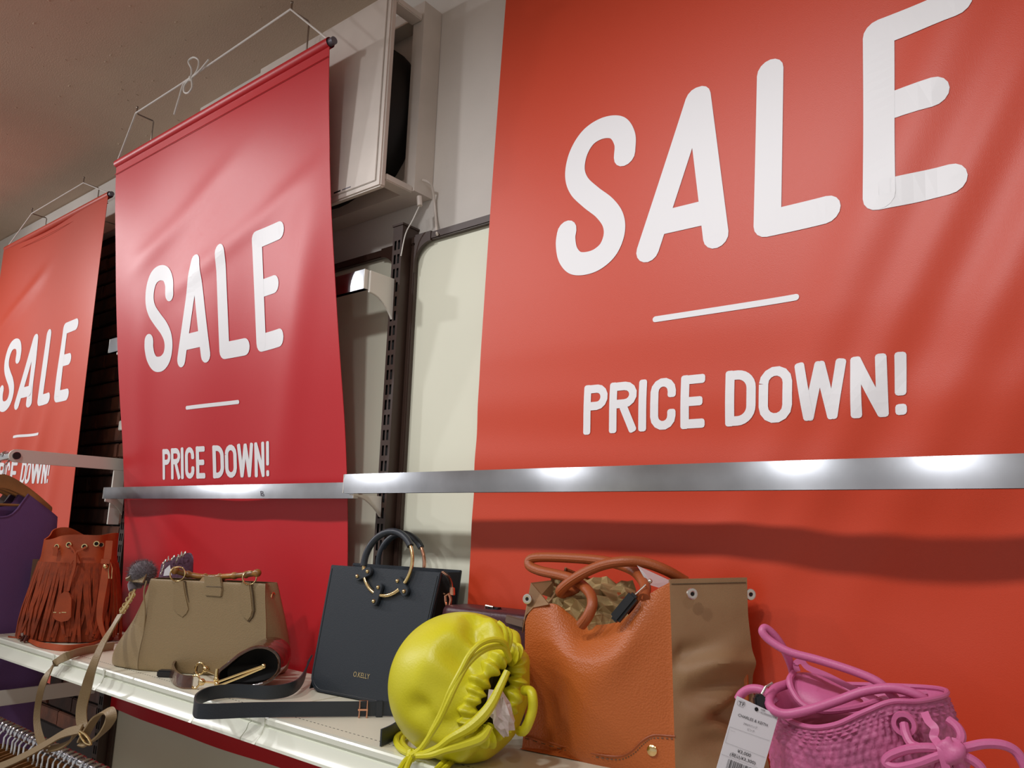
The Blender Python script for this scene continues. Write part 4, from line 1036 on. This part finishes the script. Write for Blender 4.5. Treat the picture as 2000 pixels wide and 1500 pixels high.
MB().slab(G,V(.003,0,0)).build('left_side',nyl,t)
mb=MB(); mb.add([V(*oA,ZS+.0015),V(*oB,ZS+.0015),V(*oC,ZS+.0015),V(*(oA+V(0,.095)),ZS+.0015)],[(0,1,2,3)]); mb.build('base',org,t)
# handles
def th_(l): return [TF.hit(*c1(a,c),tt) for a,c,tt in l]
H1=[(505,592,-.006),(550,530,-.010),(577,450,-.006),(550,372,.008),(440,292,.03),(240,243,.045),(174,205,.050),(215,160,.052),(480,165,.05),(690,190,.045),(840,245,.030),(912,335,.008),(905,415,-.008)]
H2=[(785,432,.060),(650,372,.058),(540,345,.05),(430,385,.032),(372,380,.018),(420,325,.010),(520,260,.004),(640,208,.006),(770,185,.010),(900,190,.020),(1040,238,.032),(1170,310,.055)]
for L in(H1,H2):
    o=MB().tube(th_(L),.0068,12,sm=8).build('handle',orgs,t)
    MB().tube([p-TF.n*.0062-V(0,0,.002) for p in th_(L)],.0009,6,sm=8).build('handle_seam',orgs,o)
# snaps, base patch, stud
for a,c,fr_,tt in((1352,1160,TG,-.004),(1030,1170,TF,.004),(1466,1161,TG,.004)):
    q=fr_.hit(a,c,tt); MB().lathe([(.0024,-.0005),(.0026,.0010),(.0046,.0015),(.0066,.0010),(.0070,-.001)],q,-fr_.n,20).build('snap_ring',M['silver'],t)
    MB().lathe([(.0001,.0004),(.0024,.0004)],q,-fr_.n,16).build('snap_hole',M['dark'],t)
def onfront(px_,py_):
    # find the point of the bulged panel seen at a pixel
    tt=0
    for _ in range(30):
        P=TF.hit(px_,py_,tt); s_,h_,_n=TF.loc(P)
        hh=h_/.25; l=lT*min(1,hh*1.05); r=wB+(rT-wB)*min(1,hh*1.05); u=min(1,max(0,(s_-l)/(r-l))); v=min(1,max(0,h_/ttop(u)))
        tt=.5*tt+.5*TF.loc(tote_front(u,v))[2]
    return TF.hit(px_,py_,tt-.0004)
seam=[onfront(*c1(x,y)) for x,y in((150,1290),(400,1365),(600,1410),(740,1425),(820,1395),(890,1330),(960,1292),(1040,1293),(1105,1298))]
MB().tube(seam,.0010,6,sm=6).build('base_seam',orgs,t)
sti=MB()
for p,q in zip(crom(np.array([onfront(*c1(x,y)) for x,y in((150,1310),(400,1385),(600,1430),(745,1447),(835,1412),(900,1350),(965,1310),(1105,1315))]),10)[::2],crom(np.array([onfront(*c1(x,y)) for x,y in((150,1310),(400,1385),(600,1430),(745,1447),(835,1412),(900,1350),(965,1310),(1105,1315))]),10)[1::2]): sti.tube([p,q],.0005,5)
sti.build('base_stitching',beiged,t)
q=onfront(*c1(958,1388)); MB().lathe([(.0001,.0032),(.004,.0028),(.0062,.0012),(.0066,-.002)],q,-TF.n,14).build('stud',M['gold'],t)
# crumpled paper inside
pc_=TF.hit(1142,1186,.045)
pp=crumple('packing_paper',pc_,(TF.e,unit(TF.n*.5+V(0,0,.86)),unit(-TF.n*.86+V(0,0,.5))),(.062,.042,.020),15,11,krf)
tag(pp,'crumpled brown packing paper filling the orange tote','packing paper')
# black anti-theft tag on the handle and its clear card
q0,q1=TF.hit(*c1(715,560),-.020),TF.hit(*c1(850,395),-.016); ax=unit(q1-q0); sd=unit(np.cross(ax,TF.n)); nz=np.cross(ax,sd)
tt_=thing('anti_theft_tag',tuple((q0+q1)/2-V(0,0,.03)),'black pencil-shaped anti-theft tag clipped to the orange tote handle','security tag')
L=np.linalg.norm(q1-q0); MB().obox((q0+q1)/2,(ax,sd,nz),(L/2,.0068,.006)).build('case',M['blkplast'],tt_,bevel=.003)
MB().tube([q1,TF.hit(*c1(915,335),-.008),TF.hit(*c1(905,330),.004)],.0011,8).build('pin',M['silver'],tt_)
MB().ball(TF.hit(*c1(945,310),-.004),.003,10).build('pin_head',M['silver'],tt_)
clr=mat('clear_plastic',(205,205,205),.12,alpha=.38,spec=.7)
b=MB().prism([TF.hit(*c1(*p),tt) for p,tt in(((862,210),.012),((1085,312),.012),((1000,352),.010),((930,330),.008))],TF.n*.0006); tag(b.build('plastic_tag',clr,smooth=False),'clear plastic tag sticking up between the orange tote handles','tag')

# ------------------------------------------------------------------ pink ruched bag
pnk=mat('pink_ruched_fabric',(196,98,142),.55,bump=.8,bscale=130,var=.14,vscale=60)
pks=mat('pink_smooth_leather',(206,104,152),.45,bump=.12,bscale=400)
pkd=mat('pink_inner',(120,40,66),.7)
def c2(x,y): return (1380+x/3.226,1180+y/3.226)
rim_px=[(1506,1350,-.222),(1524,1396,-.258),(1575,1421,-.278),(1630,1418,-.284),(1690,1392,-.284),(1740,1373,-.276),(1795,1372,-.262),(1846,1360,-.232),(1838,1348,-.200),(1765,1342,-.172),(1650,1338,-.164),(1555,1336,-.178)]
rim=np.array([aty(*p) for p in rim_px]); rc=rim.mean(0)
t=thing('pink_bag',(rc[0],rc[1],ZS),'pink ruched drawstring bag with a bow, at the lower right','handbag')
def psec(sc,z,drop=0):
    out=[]
    for p in rim:
        d=(p-rc)[:2]*sc; out.append(V(rc[0]+d[0]+drop,rc[1]+d[1],z if z is not None else p[2]))
    return out
mids=[V(rc[0]+(p-rc)[0]*1.10+.006,rc[1]+(p-rc)[1]*1.06,ZS+(p[2]-ZS)*.5) for p in rim]
hi=[V(rc[0]+(p-rc)[0]*1.05+.002,rc[1]+(p-rc)[1]*1.03,ZS+(p[2]-ZS)*.85) for p in rim]
lo_=[V(rc[0]+(p-rc)[0]*1.08+.006,rc[1]+(p-rc)[1]*1.05,ZS+.010) for p in rim]
def ruch(G):
    a,b_,_=G.shape; out=G.copy()
    c=G.mean(1,keepdims=True)
    nrm=G-c; nrm[:,:,2]=0; nrm/= (np.linalg.norm(nrm,axis=2,keepdims=True)+1e-9)
    i=np.arange(a)[:,None]; j=np.arange(b_)[None]
    rr=np.random.default_rng(2); ph=np.cumsum(rr.normal(0,.5,(1,b_)),1)*.5; ph2=np.cumsum(rr.normal(0,.6,(a,1)),0)*.5
    blk=i//3; phb=rr.uniform(0,6.28,(a//3+1,1))[blk[:,0]]; amb=rr.uniform(.5,1,(a//3+1,b_//7+1))[blk[:,0]][:,np.arange(b_)//7]
    pat=np.sin(math.pi*((i%3)+.5)/3)*(np.abs(np.sin(j*.55+phb+.9*np.sin(j*.13+blk)))**.8)*amb+rr.uniform(0,.22,(a,b_))+.5*np.sin(j*.11+blk*.4)*np.sin(i*.25+j*.05)*.4
    fade=np.clip((a-1-i)/4,0,1)
    out=G+nrm*((pat*.0036-.0012)*fade)[:,:,None]
    return out
secs=[psec(1.02,ZS+.001),lo_,mids,hi,rim]
mb=MB(); loft(mb,secs,22,17,(True,False),ruch); mb.build('body',pnk,t,angle=80)
rs=crom(rim,10,True); G=[rs,rc+(rs-rc)*V(.95,.95,1)-V(0,0,.004),rc+(rs-rc)*V(.9,.9,1)-V(0,0,.03)]
MB().grid(G,True).build('inner_lining',pks,t)
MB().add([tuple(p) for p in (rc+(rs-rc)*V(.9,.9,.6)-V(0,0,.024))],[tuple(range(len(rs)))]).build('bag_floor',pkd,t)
MB().tube(rs+V(0,0,.001),.0022,8,closed=True).build('rim_binding',pks,t)
PF=Fr((-.32,-.285),(-.1,-.272))
def pf(l,tt=0.): return [PF.hit(*c2(p[0],p[1]),tt+(p[2] if len(p)>2 else 0)) for p in l]
MB().tube(pf([(1235,660,.03),(1180,585,.03),(1080,490,.03),(920,420,.03),(700,350,.03),(520,300,.028),(400,230,.028),(352,175,.028),(372,150,.032),(430,200,.038),(490,290,.045),(530,380,.055),(545,440,.062)]),.0038,10,sm=8).build('shoulder_cord',pks,t)
MB().tube(pf([(1420,640,.03),(1330,575,.025),(1180,530,.022),(1000,548,.018),(820,610,.012),(650,665,.004),(500,692,.0),(415,660,.0),(392,600,.008),(430,535,.025),(520,500,.045)]),.0042,10,sm=8).build('shoulder_cord',pks,t)
MB().tube(pf([(1390,560,.06),(1150,590,.05),(950,650,.035),(750,672,.025),(620,640,.025),(548,560,.03),(522,480,.036),(548,432,.05)]),.0030,8,sm=8).build('flap_piping',pks,t)
MB().tube(pf([(200,600,.03),(225,562,.03),(275,535,.03),(345,540,.03),(400,575,.03),(440,620,.03)]),.0042,10,sm=6).build('shoulder_cord',pks,t)
out=[(548,436,.055),(640,430,.062),(720,445,.066),(820,500,.066),(985,605,.055),(930,640,.045),(800,660,.034),(690,655,.03),(600,610,.032),(545,540,.038),(528,480,.046)]
D=crom(np.array(pf(out)),4,True); cD=D.mean(0)
G=[D,cD+(D-cD)*.6-PF.n*.006,cD+(D-cD)*.02-PF.n*.008]
MB().grid(G,True).build('inner_pouch',pks,t)
MB().ribbon(pf([(575,425,.05),(562,375,.05),(600,360,.05),(640,400,.05),(760,450,.05),(900,520,.05),(1070,600,.045)]),.0052,.0022,V(.2,.1,1),sm=6).build('pouch_tie',pks,t)
# front eyelet, cords and bow
q=pf([(1245,755)],-.004)[0]; MB().lathe([(.0055,-.001),(.0058,.002),(.0092,.0022),(.0098,-.001)],q,-PF.n,20).build('eyelet',pks,t)
cord=.0036
for L in([(1245,755,0),(1258,820,-.006),(1290,880,-.010),(1340,905,-.012)],
         [(1540,930,-.012),(1420,905,-.016),(1280,912,-.016),(1160,955,-.014),(1130,1000,-.014),(1200,1030,-.016),(1330,1005,-.018),(1440,965,-.018),(1530,935,-.016)],
         [(1560,930,-.012),(1650,900,-.010),(1760,880,-.008),(1870,888,-.006),(1950,930,-.004),(2000,1010,-.004),(2020,1080,-.004)],
         [(1560,945,-.014),(1650,970,-.014),(1720,1020,-.014),(1750,1080,-.014)],
         [(1555,950,-.014),(1590,1000,-.014),(1620,1080,-.014)],[(1520,950,-.014),(1480,1000,-.014),(1450,1080,-.014)],
         [(1525,730,.006),(1580,775,.002),(1605,830,-.002),(1590,885,-.006),(1555,920,-.010)]):
    MB().tube(pf(L,-.004),cord,8,sm=7).build('bow_cord',pks,t)
kn=pf([(1545,935)],-.018)[0]; G=[[kn+.010*V(1.1*math.sin(p)*math.cos(a),.9*math.sin(p)*math.sin(a),1.0*math.cos(p))*(1+.14*math.sin(3*a+3*p)) for a in np.linspace(0,2*math.pi,20,endpoint=False)] for p in np.linspace(.05,math.pi-.05,12)]
MB().grid(G,True).build('bow_knot',pks,t)
MB().ribbon(pf([(1375,685,.0),(1400,740,-.006),(1440,785,-.010),(1432,840,-.012),(1475,900,-.018),(1490,960,-.020),(1515,1050,-.020)],-.004),.0060,.0024,unit(V(1,.1,.3)),sm=6).build('leather_tie',pks,t)

# ------------------------------------------------------------------ price tag on the pink bag
def c6(x,y): return (1390+x/8.335,1320+y/8.335)
tq=aty(1450,1430,-.302)
GF=Fr(tq[:2]-V(.78,.62)*.03,tq[:2]+V(.78,.62)*.03,z0=tq[2],tilt=math.radians(6))
pt_=thing('price_tag',tuple(GF.hit(*c6(400,1500))),'white printed price tag hanging from the pink bag','tag')
card=mat('white_card_stock',(228,226,230),.6)
inkb=mat('black_print',(26,24,26),.6); inkg=mat('grey_print',(120,118,120),.6)
ends=[(412,325),(1090,645),(810,1640),(40,1640)]
cd=MB().prism([GF.hit(*c6(*p)) for p in ends],GF.n*.0006).build('card',card,pt_,smooth=False)
shr=(330,-1175)
mb=MB()
text_px(mb,'CHARLES & KEITH',c6(428,655),c6(905,828),5.4,GF,shear=shr)
text_px(mb,'\u00a53,000',c6(415,1245),c6(632,1325),6.6,GF,shear=shr)
text_px(mb,'(\u7a0e\u8fbc\u00a53,300)',c6(292,1295),c6(708,1448),7.4,GF,shear=shr)
text_px(mb,'TF',c6(430,472),c6(528,502),7.5,GF,shear=shr)
mb.build('black_lettering',inkb,cd,smooth=False)
mb=MB()
text_px(mb,'2WAY\u30d0\u30c3\u30b0',c6(515,790),c6(738,866),4.6,GF,shear=shr)
text_px(mb,'\u30d4\u30f3\u30af',c6(580,885),c6(690,922),4.4,GF,shear=shr)
text_px(mb,'108',c6(798,562),c6(866,586),4.0,GF,shear=shr)
text_px(mb,'1023000003410',c6(783,605),c6(1050,700),3.6,GF,shear=shr)
def ln(m_,a,b_,w_=3.0):
    a=V(*a);b_=V(*b_);d=b_-a;n=V(-d[1],d[0])/np.linalg.norm(d)*w_/2
    m_.add([GF.hit(*c6(*p),-.0006) for p in(a-n,b_-n,b_+n,a+n)],[(0,1,2,3)])
ln(mb,(295,830),(945,1058)); ln(mb,(295,830),(225,1085)); ln(mb,(225,1085),(872,1330)); ln(mb,(160,1275),(760,1505)); ln(mb,(310,890),(385,912),2)
lg=[(425,410),(470,398),(540,425),(545,475),(515,515),(450,490),(415,455)]
for p,q in zip(lg,lg[1:]+lg[:1]): ln(mb,p,q,4)
mb.build('grey_print',inkg,cd,smooth=False)
mb=MB(); rr=random.Random(4); x=0
while x<470:
    wd=rr.choice([5,5,9,14]); s0=V(275,1350)+V(.93,.365)*x; ln(mb,s0+V(.93,.365)*wd/2,s0+V(.93,.365)*wd/2+V(-.27,.96)*230,wd); x+=wd+rr.choice([5,7,12,18])
mb.build('barcode',inkb,cd,smooth=False)
hc_=GF.hit(*c6(730,543),-.0007); MB().lathe([(.0001,0),(.0017,0)],hc_,-GF.n,16).build('punch_hole',M['dark'],cd)
b=MB().prism([GF.hit(*c6(*p),.006) for p in((700,340),(790,280),(850,320),(1000,480),(1090,560),(1060,760),(960,700),(720,560))],GF.n*.008)
tt_=thing('anti_theft_tag',tuple(GF.hit(*c6(850,700),.008)),'black anti-theft tag behind the price tag on the pink bag','security tag')
b.build('case',M['blkplast'],tt_,bevel=.0015)
MB().tube([GF.hit(*c6(815,300),.008),GF.hit(*c6(880,180),.008),GF.hit(*c6(985,120),.012)],.0012,8).build('pin',M['silver'],tt_)
